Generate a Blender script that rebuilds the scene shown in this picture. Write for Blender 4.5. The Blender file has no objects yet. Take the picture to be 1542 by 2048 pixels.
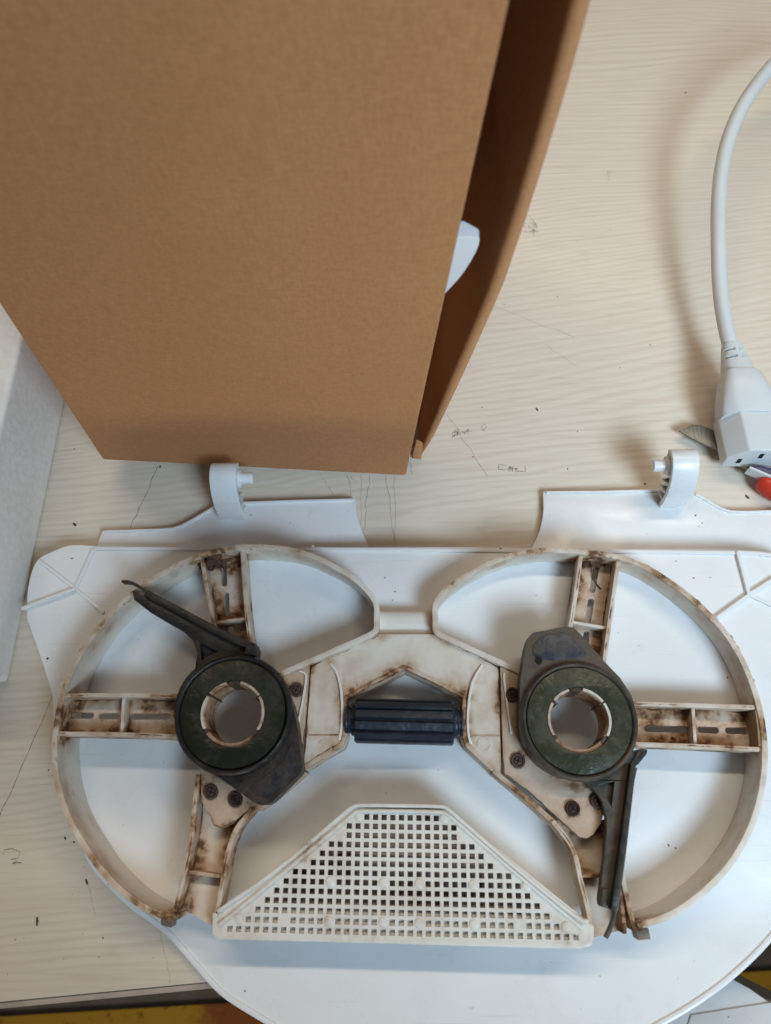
import bpy, bmesh, math, random
from mathutils import Vector, Matrix
from mathutils.geometry import tessellate_polygon
random.seed(7)
R = math.radians
C = bpy.context.scene.collection
scene = bpy.context.scene

# ------------------------------------------------------------------ camera (units below: mm, built at 0.001)
F, DIST, NADIR = 1540.0, 280.0, (830.0, 1620.0)      # focal length in photo pixels, distance to the table, point straight below the lens
_d = Vector(((NADIR[0]-771)/F, -(NADIR[1]-1024)/F, -1.0)).normalized()
_z = -_d
_x = (Vector((1, 0, 0)) - _z.x*_z).normalized()
_y = _z.cross(_x)
MC = Matrix((_x, _y, _z))
LOC = DIST*(MC @ Vector((0, 0, 1)))
cam = bpy.data.cameras.new('camera')
co = bpy.data.objects.new('camera', cam); C.objects.link(co)
m4 = MC.to_4x4(); m4.translation = LOC*0.001
co.matrix_world = m4
cam.sensor_fit = 'HORIZONTAL'; cam.sensor_width = 36.0; cam.lens = 36.0*F/1542.0
cam.clip_start = 0.005; cam.clip_end = 20
cam.dof.use_dof = True; cam.dof.focus_distance = 0.262; cam.dof.aperture_fstop = 24
scene.camera = co

# ------------------------------------------------------------------ world, lamps, exposure
w = bpy.data.worlds.new('World'); scene.world = w; w.use_nodes = True
bg = w.node_tree.nodes['Background']
bg.inputs[0].default_value = (1.0, 0.95, 0.90, 1); bg.inputs[1].default_value = 0.065
def area(name, loc, target, sx, sy, power, col):
    l = bpy.data.lights.new(name, 'AREA'); l.shape = 'RECTANGLE'; l.size = sx; l.size_y = sy
    l.energy = power; l.color = col
    o = bpy.data.objects.new(name, l); C.objects.link(o)
    o.location = loc
    o.rotation_euler = (Vector(target)-Vector(loc)).to_track_quat('-Z', 'Y').to_euler()
    return o
area('ceiling_tube', (0.04, 0.42, 1.0), (0.02, -0.05, 0), 1.2, 0.05, 5.9, (1.0, 0.85, 0.67))
wl = area('window_light', (0.35, -0.45, 0.58), (0.145, 0.0, 0.09), 0.26, 0.26, 0.69, (0.62, 0.82, 1.0))
wl.data.spread = R(57)
fl_ = area('floor_fill', (-0.05, -1.15, -0.12), (0.0, -0.50, -0.76), 0.5, 0.2, 3.2, (1.0, 0.88, 0.72))     # added fill, no such lamp in view; lights only the floor in front
vs = scene.view_settings
vs.view_transform = 'Standard'; vs.look = 'None'; vs.exposure = 0; vs.gamma = 1; vs.use_curve_mapping = False

# ------------------------------------------------------------------ geometry helpers
def ray(u, v): return MC @ Vector(((u-771)/F, -(v-1024)/F, -1.0))
def W(u, v, z=0.0):
    r = ray(u, v); return LOC + r*((z-LOC.z)/r.z)
def on_plane(u, v, p, n):
    r = ray(u, v); return LOC + r*((p-LOC).dot(n)/r.dot(n))
def XY(pts, z): return [Vector((q.x, q.y)) for q in (W(a, b, z) for a, b in pts)]
def spline(p, n=6, closed=False):
    p = [Vector(q) for q in p]; out = []; N = len(p)
    rng = range(N) if closed else range(N-1)
    for i in rng:
        a = p[(i-1) % N] if closed or i else p[0]*2-p[1]
        b = p[i]; c = p[(i+1) % N]
        e = p[(i+2) % N] if closed or i+2 < N else p[-1]*2-p[-2]
        for k in range(n):
            t = k/n
            out.append(0.5*(2*b+(c-a)*t+(2*a-5*b+4*c-e)*t*t+(3*b-a-3*c+e)*t**3))
    if not closed: out.append(p[-1])
    return out
def circ(c, r, a0=0, a1=360, n=48, full=False):
    k = n if full else n+1
    return [Vector((c[0]+r*math.cos(R(a0+(a1-a0)*i/n)), c[1]+r*math.sin(R(a0+(a1-a0)*i/n)))) for i in range(k)]
class MB:
    def __init__(s): s.v = []; s.f = []
    def add(s, vs, fs):
        b = len(s.v); s.v += [Vector(q) for q in vs]; s.f += [tuple(b+i for i in f) for f in fs]; return s
    def prism(s, poly, z0, z1, holes=(), top=None):
        loops = [list(poly)]+[list(h) for h in holes]
        def area2(p): return sum(p[i-1][0]*p[i][1]-p[i][0]*p[i-1][1] for i in range(len(p)))
        for i, l in enumerate(loops):
            if (area2(l) > 0) != (i == 0): l.reverse()
        flat = [q for l in loops for q in l]; n = len(flat)
        zz = top if top else (lambda q: z1)
        vs = [(q[0], q[1], zz(q)) for q in flat]+[(q[0], q[1], z0) for q in flat]
        fs = []
        if holes:
            for t in tessellate_polygon([[Vector((q[0], q[1], 0)) for q in l] for l in loops]):
                a, b, c = t
                if (flat[b][0]-flat[a][0])*(flat[c][1]-flat[a][1])-(flat[b][1]-flat[a][1])*(flat[c][0]-flat[a][0]) < 0: b, c = c, b
                fs.append((a, b, c)); fs.append((n+c, n+b, n+a))
        else:
            fs.append(tuple(range(n))); fs.append(tuple(range(2*n-1, n-1, -1)))
        o = 0
        for l in loops:
            k = len(l)
            for i in range(k):
                j = (i+1) % k; fs.append((o+j, o+i, n+o+i, n+o+j))
            o += k
        return s.add(vs, fs)
    def wall(s, path, th, z0, z1, closed=False, side=0.0):
        """upright wall along a plan path; side shifts it sideways by that many mm"""
        n = len(path); L = []; Rr = []
        for i in range(n):
            if closed: a, b = path[i-1], path[(i+1) % n]
            else: a, b = path[max(i-1, 0)], path[min(i+1, n-1)]
            t = (b-a).normalized(); nn = Vector((-t.y, t.x))
            L.append(path[i]+nn*(th/2+side)); Rr.append(path[i]-nn*(th/2-side))
        vs = []
        for i in range(n):
            za = z1(i/(n-1)) if callable(z1) else z1
            zb = z0(path[i]) if callable(z0) else z0
            vs += [(L[i].x, L[i].y, za), (Rr[i].x, Rr[i].y, za), (Rr[i].x, Rr[i].y, zb), (L[i].x, L[i].y, zb)]
        fs = []
        for i in range(n if closed else n-1):
            a = 4*i; b = 4*((i+1) % n)
            for k in range(4):
                fs.append((a+k, a+(k+1) % 4, b+(k+1) % 4, b+k))
        if not closed: fs.append((3, 2, 1, 0)); e = 4*(n-1); fs.append((e, e+1, e+2, e+3))
        return s.add(vs, fs)
    def loft(s, rings, cap=True):
        k = len(rings[0]); vs = [q for r in rings for q in r]; fs = []
        for i in range(len(rings)-1):
            for j in range(k):
                a = i*k+j; b = i*k+(j+1) % k
                fs.append((a, b, b+k, a+k))
        if cap: fs.append(tuple(range(k-1, -1, -1))); e = (len(rings)-1)*k; fs.append(tuple(range(e, e+k)))
        return s.add(vs, fs)
    def tube(s, path, r, n=14):
        rings = []; up = Vector((0, 0, 1)); prev = None
        for i, p in enumerate(path):
            t = (path[min(i+1, len(path)-1)]-path[max(i-1, 0)]).normalized()
            a = up if abs(t.z) < 0.95 else Vector((1, 0, 0))
            a = prev if prev is not None else a
            x = (a-t*a.dot(t)).normalized(); y = t.cross(x); prev = x
            rr = r(i/(len(path)-1)) if callable(r) else r
            rings.append([p+(x*math.cos(2*math.pi*k/n)+y*math.sin(2*math.pi*k/n))*rr for k in range(n)])
        return s.loft(rings)
    def box(s, o, a, b, c):
        o, a, b, c = Vector(o), Vector(a), Vector(b), Vector(c)
        vs = [o, o+a, o+a+b, o+b, o+c, o+a+c, o+a+b+c, o+b+c]
        return s.add(vs, [(3, 2, 1, 0), (4, 5, 6, 7), (0, 1, 5, 4), (1, 2, 6, 5), (2, 3, 7, 6), (3, 0, 4, 7)])
    def build(s, name, mat, parent=None, bevel=0.0, seg=2, smooth=35, ang=40, jitter=0.0):
        rl = root_loc(parent)
        bm = bmesh.new()
        vv = [bm.verts.new(q) for q in s.v]
        for f in s.f:
            try: bm.faces.new([vv[i] for i in f])
            except ValueError: pass
        bmesh.ops.remove_doubles(bm, verts=bm.verts, dist=0.004)
        bmesh.ops.recalc_face_normals(bm, faces=bm.faces)
        if bevel:
            bm.edges.ensure_lookup_table()
            es = [e for e in bm.edges if len(e.link_faces) == 2 and e.calc_face_angle(0) > R(ang)]
            bmesh.ops.bevel(bm, geom=es, offset=bevel, segments=seg, profile=0.6, affect='EDGES', clamp_overlap=True)
        if jitter:
            for q in bm.verts: q.co += Vector((random.gauss(0, jitter), random.gauss(0, jitter), random.gauss(0, jitter)))
        for q in bm.verts: q.co = q.co*0.001-rl
        me = bpy.data.meshes.new(name); bm.to_mesh(me); bm.free()
        for p in me.polygons: p.use_smooth = True
        me.set_sharp_from_angle(angle=R(smooth))
        me.materials.append(mat)
        o = bpy.data.objects.new(name, me); C.objects.link(o)
        if parent: o.parent = parent
        return o
def root_loc(p):
    if p is None: return Vector((0, 0, 0))
    while p.parent: p = p.parent
    return p.location.copy()
def thing(name, label, cat, loc, group=None):
    o = bpy.data.objects.new(name, None); C.objects.link(o)
    o.empty_display_size = 0.02; o.location = Vector(loc)*0.001
    o['label'] = label; o['category'] = cat
    if group: o['group'] = group
    return o

# ------------------------------------------------------------------ materials
class NT:
    def __init__(s, name):
        s.m = bpy.data.materials.new(name); s.m.use_nodes = True; s.t = s.m.node_tree
        s.b = s.t.nodes['Principled BSDF']; s.pos = s.n('ShaderNodeNewGeometry').outputs['Position']
    def n(s, typ, **kw):
        x = s.t.nodes.new(typ)
        for k, v in kw.items(): setattr(x, k, v)
        return x
    def l(s, a, b): s.t.links.new(a, b)
    def val(s, sock, v):
        if hasattr(v, 'is_output'): s.l(v, sock)
        else: sock.default_value = v
    def math(s, op, a, b=0.0, clamp=False):
        x = s.n('ShaderNodeMath', operation=op, use_clamp=clamp); s.val(x.inputs[0], a); s.val(x.inputs[1], b); return x.outputs[0]
    def noise(s, scale, detail=4, rough=0.55, vec=None, dist=0.0):
        x = s.n('ShaderNodeTexNoise'); s.l(vec or s.pos, x.inputs['Vector'])
        x.inputs['Scale'].default_value = scale; x.inputs['Detail'].default_value = detail
        x.inputs['Roughness'].default_value = rough; x.inputs['Distortion'].default_value = dist
        return x.outputs['Fac']
    def rng(s, v, a, b, c=0.0, d=1.0, smooth=True):
        x = s.n('ShaderNodeMapRange', interpolation_type='SMOOTHSTEP' if smooth else 'LINEAR')
        s.val(x.inputs['Value'], v)
        for k, q in zip(('From Min', 'From Max', 'To Min', 'To Max'), (a, b, c, d)): x.inputs[k].default_value = q
        return x.outputs[0]
    def mix(s, f, a, b):
        x = s.n('ShaderNodeMix', data_type='RGBA'); s.val(x.inputs[0], f)
        for k, q in ((6, a), (7, b)):
            if hasattr(q, 'is_output'): s.l(q, x.inputs[k])
            else: x.inputs[k].default_value = (*q, 1)
        return x.outputs[2]
    def bump(s, h, strength, dist):
        x = s.n('ShaderNodeBump'); s.l(h, x.inputs['Height']); x.inputs['Strength'].default_value = strength
        x.inputs['Distance'].default_value = dist; s.l(x.outputs[0], s.b.inputs['Normal'])
    def out(s, col, rough, spec=0.5, metal=0.0):
        s.val(s.b.inputs['Roughness'], rough); s.b.inputs['Specular IOR Level'].default_value = spec
        s.b.inputs['Metallic'].default_value = metal
        if hasattr(col, 'is_output'): s.l(col, s.b.inputs['Base Color'])
        else: s.b.inputs['Base Color'].default_value = (*col, 1)
        return s.m
    def mapping(s, loc=(0, 0, 0), rot=(0, 0, 0), sc=(1, 1, 1), vec=None):
        x = s.n('ShaderNodeMapping'); s.l(vec or s.pos, x.inputs[0])
        x.inputs[1].default_value = loc; x.inputs[2].default_value = rot; x.inputs[3].default_value = sc
        return x.outputs[0]

def plastic(name, col, col2, rough=0.38, spec=0.45, grain=0.15):
    t = NT(name)
    f = t.rng(t.noise(28, 5), 0.35, 0.75)
    c = t.mix(f, col, col2)
    sp = t.rng(t.noise(420, 2), 0.74, 0.80)                     # small grey scuffs
    c = t.mix(t.math('MULTIPLY', sp, 0.35), c, (0.33, 0.30, 0.27))
    for rz, seed in ((20, 0.0), (-55, 3.0), (80, 7.0)):
        sc = t.rng(t.noise(1.0, 2, 0.5, t.mapping(loc=(seed, seed, 0), rot=(0, 0, R(rz)), sc=(22, 1300, 22))), 0.70, 0.76)
        c = t.mix(t.math('MULTIPLY', sc, 0.22), c, (0.48, 0.46, 0.43))
    sm = t.rng(t.noise(24, 6, 0.7, dist=1.2), 0.56, 0.80)
    c = t.mix(t.math('MULTIPLY', sm, 0.22), c, (col[0]*.72, col[1]*.68, col[2]*.62))
    t.bump(t.noise(2600, 2), grain, 0.00006)
    return t.out(c, t.rng(t.noise(60, 5), 0.3, 0.7, rough-0.12, rough+0.14), spec)
white = plastic('white_plastic', (0.81, 0.825, 0.835), (0.775, 0.79, 0.80), 0.34, 0.5)
grey_white = plastic('pale_grey_plastic', (0.66, 0.68, 0.68), (0.60, 0.62, 0.62), 0.45, 0.4)

STAINS = [(430,1115,8,1.1),(470,1112,6,.9),(415,1150,4,.6),(436,1232,7,.8),(484,1225,6,.7),(150,1408,8,.8),(175,1395,7,.6),(118,1440,7,1),
 (240,1430,6,.5),(330,1393,6,.6),(346,1470,6,.7),(1205,1128,8,.7),(1165,1122,6,.8),(1215,1280,6,.8),(1300,1428,7,.8),(1500,1440,9,1),
 (1526,1500,7,.9),(1420,1490,8,.7),(700,1390,9,.8),(920,1392,9,.8),(660,1484,7,.6),(600,1380,7,.7),(1020,1400,9,.5),(396,1560,7,1),
 (376,1650,7,1),(362,1740,8,.9),(452,1740,9,.9),(505,1620,8,.9),(430,1600,11,.6),(1152,1700,8,.9),(1185,1765,6,1.2),(1256,1800,7,.9),(350,1825,6,.8),
 (118,1480,6,.9),(116,1530,6,.7),(128,1590,6,.7),(150,1640,6,.6),(108,1500,4,.8),(390,1115,6,.9),(350,1135,5,.7),(310,1160,5,.5),(530,1096,5,.6),(690,1150,4,.5),(640,1120,5,.5),
 (1130,1102,5,.7),(1250,1118,6,.8),(1300,1140,5,.6),(1360,1180,5,.5),(1410,1222,4,.6),(1470,1290,4,.5),(1000,1130,6,.7),(1520,1420,5,.8),(1530,1560,5,.6),(760,1262,4,.7),(866,1262,4,.6),(750,1360,5,.6),(870,1362,5,.6),
 (605,1535,6,.8),(640,1515,6,.6),(1000,1545,5,.5),(1110,1650,5,.7),(945,1490,5,.6),(290,1475,8,.5),(1390,1450,5,.7),(640,1340,6,.4),(960,1345,6,.4),(490,1290,5,.8)]
def grimy(name, base, d1, d2, lo, hi, stains=True, rough=0.5):
    t = NT(name)
    wob = t.n('ShaderNodeTexNoise'); t.l(t.pos, wob.inputs['Vector']); wob.inputs['Scale'].default_value = 170; wob.inputs['Detail'].default_value = 5
    off = t.n('ShaderNodeVectorMath', operation='MULTIPLY_ADD'); t.l(wob.outputs['Color'], off.inputs[0])
    off.inputs[1].default_value = (0.009,)*3
    sub = t.n('ShaderNodeVectorMath', operation='SUBTRACT'); t.l(t.pos, sub.inputs[0]); sub.inputs[1].default_value = (0.0045,)*3
    t.l(sub.outputs[0], off.inputs[2]); wp = off.outputs[0]
    n1 = t.noise(75, 7, 0.62); n2 = t.noise(420, 5, 0.6)
    nn = t.math('ADD', t.math('MULTIPLY', n1, 0.68), t.math('MULTIPLY', n2, 0.32))
    m = t.rng(nn, lo, hi)
    acc = None
    if stains:
        for (u, v, r, k) in STAINS:
            p = W(u, v, 19)*0.001
            dd = t.n('ShaderNodeVectorMath', operation='DISTANCE'); t.l(wp, dd.inputs[0]); dd.inputs[1].default_value = p
            q = t.rng(dd.outputs['Value'], r*0.00025, r*0.00115, k, 0.0)
            acc = q if acc is None else t.math('MAXIMUM', acc, q)
        acc = t.math('MULTIPLY', acc, t.rng(nn, 0.33, 0.60, 0.35, 1.0))
        m2 = t.math('MAXIMUM', m, acc)
    else: m2 = m
    if stains:
        at = t.n('ShaderNodeAttribute', attribute_name='grime')
        ga = t.math('MULTIPLY', at.outputs['Fac'], t.rng(nn, 0.28, 0.62, 0.50, 1.5))
        m2 = t.math('MAXIMUM', m2, ga)
    c = t.mix(t.math('MULTIPLY', m2, 1.25, True), base, d1)
    deep = t.math('MULTIPLY', t.rng(m2, 0.55, 1.0), t.rng(n2, 0.36, 0.6), True)
    c = t.mix(deep, c, d2)
    t.bump(t.math('ADD', n2, t.math('MULTIPLY', m2, 0.8)), 0.35, 0.0004)
    return t.out(c, t.rng(m2, 0, 1, rough, 0.8), 0.35)
cream = grimy('grimy_cream_plastic', (0.77, 0.72, 0.64), (0.47, 0.305, 0.18), (0.13, 0.06, 0.028), 0.41, 0.98)
cream_heavy = grimy('heavily_stained_plastic', (0.74, 0.67, 0.58), (0.42, 0.25, 0.135), (0.12, 0.05, 0.02), 0.30, 0.76)
cream_tan = grimy('tan_stained_plastic', (0.62, 0.485, 0.375), (0.41, 0.27, 0.175), (0.16, 0.08, 0.04), 0.36, 0.9)
cream_clean = grimy('yellowed_white_plastic', (0.78, 0.755, 0.69), (0.54, 0.44, 0.32), (0.2, 0.12, 0.07), 0.56, 0.9, False, 0.40)
backing_m = grimy('dark_brown_backing', (0.44, 0.37, 0.34), (0.20, 0.135, 0.105), (0.05, 0.028, 0.02), 0.34, 0.70, False)
end_m = grimy('brown_caked_wall', (0.36, 0.24, 0.15), (0.20, 0.11, 0.055), (0.08, 0.036, 0.018), 0.36, 0.66, False, 0.7)
cream_dark = grimy('brown_grey_stained_plastic', (0.30, 0.24, 0.19), (0.20, 0.13, 0.085), (0.09, 0.05, 0.03), 0.38, 0.8, False)
rusty = grimy('brown_stained_tube', (0.52, 0.36, 0.24), (0.26, 0.12, 0.055), (0.08, 0.03, 0.015), 0.38, 0.66, False)
dirt = grimy('dried_dirt', (0.13, 0.075, 0.045), (0.07, 0.035, 0.02), (0.03, 0.014, 0.01), 0.4, 0.6, False, 0.9)
rubber_l = grimy('black_brown_rubber', (0.019, 0.018, 0.018), (0.062, 0.044, 0.031), (0.045, 0.028, 0.019), 0.42, 0.76, False, 0.36)
rubber_r = grimy('olive_brown_rubber', (0.050, 0.048, 0.040), (0.135, 0.098, 0.066), (0.065, 0.042, 0.026), 0.38, 0.72, False, 0.38)
olive_l = grimy('dark_green_disc', (0.016, 0.018, 0.011), (0.034, 0.034, 0.022), (0.024, 0.021, 0.013), 0.42, 0.74, False, 0.28)
olive_r = grimy('olive_green_disc', (0.036, 0.039, 0.020), (0.066, 0.064, 0.042), (0.035, 0.032, 0.018), 0.40, 0.74, False, 0.26)
weight_l = grimy('dark_weight_face', (0.017, 0.020, 0.028), (0.050, 0.038, 0.030), (0.04, 0.027, 0.02), 0.46, 0.70, False, 0.32)
weight_r = grimy('blue_grey_weight_face', (0.034, 0.041, 0.056), (0.10, 0.076, 0.055), (0.06, 0.04, 0.028), 0.48, 0.70, False, 0.33)
notch_m = grimy('dark_brown_notch', (0.10, 0.065, 0.045), (0.06, 0.035, 0.022), (0.03, 0.015, 0.01), 0.4, 0.7, False, 0.6)
grille_m = grimy('greyed_white_grille_plastic', (0.74, 0.725, 0.68), (0.56, 0.49, 0.40), (0.25, 0.16, 0.10), 0.44, 0.80, False, 0.42)
collar_m = grimy('stained_collar_plastic', (0.72, 0.65, 0.55), (0.36, 0.22, 0.12), (0.12, 0.05, 0.025), 0.40, 0.74, False, 0.5)
navy = grimy('navy_rubber', (0.022, 0.029, 0.043), (0.038, 0.046, 0.060), (0.05, 0.05, 0.055), 0.48, 0.78, False, 0.32)
screw_m = grimy('rusted_screw', (0.10, 0.06, 0.045), (0.06, 0.03, 0.02), (0.03, 0.015, 0.01), 0.4, 0.65, False, 0.55)
black = NT('recess_shade'); black = black.out((0.015, 0.013, 0.012), 0.8, 0.2)  # flat black stands in for the shade inside holes and slots

def wood():
    t = NT('pale_pine_board')
    p = t.mapping(rot=(0, 0, R(-5)))
    warp = t.noise(1.0, 3, 0.5, t.mapping(sc=(5, 13, 5)))
    s = t.n('ShaderNodeSeparateXYZ'); t.l(p, s.inputs[0])
    y = t.math('ADD', s.outputs[1], t.math('MULTIPLY', t.math('SUBTRACT', warp, 0.5), 0.030))
    sl = t.math('ADD', t.rng(s.outputs[1], 0.0, 0.06, 0.0, -0.10), t.rng(s.outputs[1], 0.07, 0.17, 0.0, 0.21))       # the grain fans: rising in the middle, level at the back
    y = t.math('ADD', y, t.math('MULTIPLY', sl, s.outputs[0]))
    fine_w = t.noise(1.0, 3, 0.5, t.mapping(sc=(25, 160, 25)))
    y = t.math('ADD', y, t.math('MULTIPLY', fine_w, 0.0030))
    # growth lines, closer together towards the back of the board
    dens = t.rng(s.outputs[1], -0.16, 0.20, 0.0, 0.010)
    ph = t.math('MULTIPLY', t.math('ADD', y, t.math('MULTIPLY', t.math('ABSOLUTE', y), 0.9)), 830)
    ph2 = t.math('MULTIPLY', y, 2300)
    g1 = t.rng(t.math('SINE', ph), -0.3, 1.0)
    g2 = t.rng(t.math('SINE', ph2), -0.2, 1.0)
    fib = t.noise(1.0, 5, 0.65, t.mapping(rot=(0, 0, R(-5)), sc=(35, 900, 35)))
    br = t.rng(t.noise(1.0, 4, 0.6, t.mapping(rot=(0, 0, R(-6)), sc=(11, 55, 11))), 0.36, 0.66, 0.05, 1.0)
    c = t.mix(t.rng(t.noise(7, 3), 0.3, 0.7), (0.73, 0.645, 0.535), (0.69, 0.615, 0.515))
    c = t.mix(t.math('MULTIPLY', t.math('MULTIPLY', g1, br), 0.27), c, (0.54, 0.405, 0.305))
    c = t.mix(t.math('MULTIPLY', t.math('MULTIPLY', g2, t.math('SUBTRACT', 1.1, br)), 0.20), c, (0.46, 0.35, 0.25))
    c = t.mix(t.math('MULTIPLY', t.rng(fib, 0.45, 0.75), 0.35), c, (0.50, 0.39, 0.28))
    c = t.mix(t.math('MULTIPLY', t.rng(t.noise(40, 6, 0.65), 0.60, 0.78), 0.25), c, (0.40, 0.33, 0.27))   # rubbed-in dirt
    t.bump(fib, 0.2, 0.0002)
    return t.out(c, t.rng(fib, 0.3, 0.7, 0.42, 0.58), 0.35)
pine = wood()
band_m = NT('edge_band'); band_m = band_m.out(band_m.mix(band_m.rng(band_m.noise(60, 5), .35, .7), (0.46, 0.38, 0.33), (0.36, 0.29, 0.25)), 0.5, 0.4)
def card(name, a, b):
    t = NT(name)
    f1 = t.noise(1.0, 6, 0.7, t.mapping(rot=(0, R(35), R(20)), sc=(1500, 1500, 420)))
    f4 = t.noise(1.0, 5, 0.7, t.mapping(rot=(0, R(-50), R(10)), sc=(420, 420, 1700)))
    f2 = t.noise(14, 3); f3 = t.noise(1900, 2)
    c = t.mix(t.rng(t.math('ADD', t.math('MULTIPLY', f1, .5), t.math('MULTIPLY', f4, .5)), 0.36, 0.64), a, b)
    c = t.mix(t.math('MULTIPLY', t.rng(f2, 0.35, 0.7), 0.22), c, (b[0]*0.88, b[1]*0.86, b[2]*0.84))
    c = t.mix(t.math('MULTIPLY', t.rng(f3, 0.60, 0.72), 0.16), c, (a[0]*0.62, a[1]*0.58, a[2]*0.52))
    sx = t.n('ShaderNodeSeparateXYZ'); t.l(t.pos, sx.inputs[0])
    fl = t.math('SINE', t.math('MULTIPLY', sx.outputs[0], 2000.0))                        # faint flutes showing through the liner
    t.bump(t.math('ADD', t.math('ADD', f1, f4), t.math('MULTIPLY', fl, 0.10)), 0.22, 0.0003)
    return t.out(c, 0.68, 0.25)
kraft = card('brown_kraft_board', (0.55, 0.266, 0.119), (0.45, 0.208, 0.086))
kraft_in = card('brown_kraft_inside', (0.60, 0.30, 0.14), (0.50, 0.24, 0.105))
def foam_mat():
    t = NT('white_foam')
    v = t.n('ShaderNodeTexVoronoi'); t.l(t.pos, v.inputs['Vector']); v.inputs['Scale'].default_value = 420
    c = t.mix(t.rng(v.outputs['Distance'], 0.2, 0.8), (0.92, 0.90, 0.86), (0.87, 0.85, 0.81))
    t.bump(t.math('ADD', v.outputs['Distance'], t.noise(900, 3)), 0.2, 0.0005)
    return t.out(c, 0.7, 0.3)
foam_m = foam_mat()
def metal(name, a, b, rough=0.4):
    t = NT(name)
    f = t.noise(1.0, 4, 0.6, t.mapping(rot=(0, 0, R(25)), sc=(1600, 90, 90)))
    return t.out(t.mix(t.rng(f, 0.3, 0.7), a, b), rough, 0.5, 0.55)
blade_m = metal('grey_green_blade_steel', (0.24, 0.24, 0.21), (0.14, 0.145, 0.125), 0.42)
brass_m = metal('dull_brassy_edge', (0.45, 0.36, 0.25), (0.3, 0.22, 0.15), 0.45)
red_m = plastic('red_plastic', (0.62, 0.045, 0.018), (0.54, 0.035, 0.014), 0.4)
blue_m = plastic('dark_blue_plastic', (0.025, 0.03, 0.09), (0.02, 0.025, 0.07), 0.4)
def ink(name, col):
    t = NT(name); return t.out(t.mix(t.rng(t.noise(900, 4), .4, .6), col, tuple(min(1, q*2.2) for q in col)), 0.7, 0.2)
pencil = ink('pencil_grey', (0.22, 0.18, 0.15))
inkm = ink('faded_black_ink', (0.17, 0.145, 0.13))
crumb_m = ink('dark_crumb', (0.055, 0.04, 0.03))
def floor_mat():
    t = NT('worn_painted_concrete')
    c = t.mix(t.rng(t.noise(14, 6, .65), .3, .7), (0.27, 0.245, 0.22), (0.17, 0.15, 0.135))
    t.bump(t.noise(90, 5), 0.3, 0.003)
    return t.out(c, 0.7, 0.3)
floor_m = floor_mat()
def yellow_mat():
    t = NT('worn_yellow_floor_paint')
    x = t.n('ShaderNodeSeparateXYZ'); t.l(t.pos, x.inputs[0])
    n = t.noise(45, 6, .7)
    worn = t.math('MULTIPLY', t.rng(x.outputs[0], -0.30, -0.18), t.rng(x.outputs[0], 0.12, 0.30, 1.0, 0.0))    # a long rust-brown patch of wear
    worn = t.rng(t.math('ADD', worn, t.math('SUBTRACT', n, 0.5)), 0.35, 0.75)
    c = t.mix(worn, (0.66, 0.40, 0.04), (0.36, 0.12, 0.03))
    c = t.mix(t.rng(t.noise(95, 6, .7), .58, .68), c, (0.10, 0.045, 0.02))
    return t.out(c, 0.6, 0.3)
yellow_m = yellow_mat()

# ------------------------------------------------------------------ setting: floor and table
ZF = -760.0
o = MB().prism([Vector(q) for q in ((-3000, -2500), (3000, -2500), (3000, 3000), (-3000, 3000))], ZF-20, ZF).build('floor', floor_m); o['kind'] = 'structure'
ya, yb = W(0, 2032, ZF), W(1542, 1940, ZF)
dy = (yb-ya).normalized()
o = MB().add([ya-dy*1500+Vector((0, 0, 4)), yb+dy*1500+Vector((0, 0, 4)), yb+dy*1500+Vector((10, -160, 4)), ya-dy*1500+Vector((10, -160, 4))], [(0, 3, 2, 1)]).build('floor_marking', yellow_m)
o['kind'] = 'structure'

tab = thing('wooden_table', 'pale pine table top carrying the white tray and the dirty frame', 'table', (0, 100, ZF))
e0, e1 = W(0, 2005, 0), W(428, 1964, 0); ed = (e1-e0).normalized(); en = Vector((-ed.y, ed.x, 0))
tp = [e0-ed*450, e0+ed*950, e0+ed*950+en*800, e0-ed*450+en*800]
MB().prism([Vector((q.x, q.y)) for q in tp], -28, 0).build('tabletop', pine, tab, 0.8)
MB().wall([Vector((q.x, q.y)) for q in (e0-ed*450-en*1.05, e0+ed*950-en*1.05)], 1.7, -27, -1.2).build('edge_band', band_m, tab, 0.5)
for a, b in ((-400, 60), (900, 60), (-400, 740), (900, 740)):
    q = e0+ed*a+en*b
    MB().box((q.x-25, q.y-25, ZF), (50, 0, 0), (0, 50, 0), (0, 0, -ZF-28.5)).build('leg', band_m, tab, 3)
# pencil lines, scratches
def strip(mb, pts, wd, z):
    P2 = XY(pts, z); n = len(P2)
    vs = []
    for i in range(n):
        t = (P2[min(i+1, n-1)]-P2[max(i-1, 0)]).normalized(); nn = Vector((-t.y, t.x))*wd/2*random.uniform(.6, 1.2)
        vs += [(P2[i].x+nn.x, P2[i].y+nn.y, z), (P2[i].x-nn.x, P2[i].y-nn.y, z)]
    mb.add(vs, [(2*i, 2*i+1, 2*i+3, 2*i+2) for i in range(n-1)])
def wob(a, b, n=9, k=1.2):
    return [(a[0]+(b[0]-a[0])*i/n+random.gauss(0, k), a[1]+(b[1]-a[1])*i/n+random.gauss(0, k)) for i in range(n+1)]
for a, b, wd in (((316, 932), (262, 1056), .3), ((106, 1392), (-5, 1645), .26), ((640, 948), (672, 998), .14), ((695, 950), (722, 1075), .16), ((722, 948), (721, 1060), .14),
                 ((738, 952), (727, 1078), .16), ((770, 950), (790, 1090), .16), ((789, 955), (790, 1090), .12), ((700, 950), (712, 964), .2), ((984, 611), (1152, 676), .14),
                 ((893, 828), (975, 952), .14), ((820, 915), (823, 948), .16), ((176, 1765), (190, 1830), .12), ((322, 1868), (340, 1965), .1), ((690, 900), (700, 905), .1), ((1090, 690), (1150, 730), .1), ((1430, 770), (1444, 800), .12)):
    mb = MB(); strip(mb, wob(a, b), wd, 0.06); mb.build('pencil_line', pencil, tab)
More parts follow.
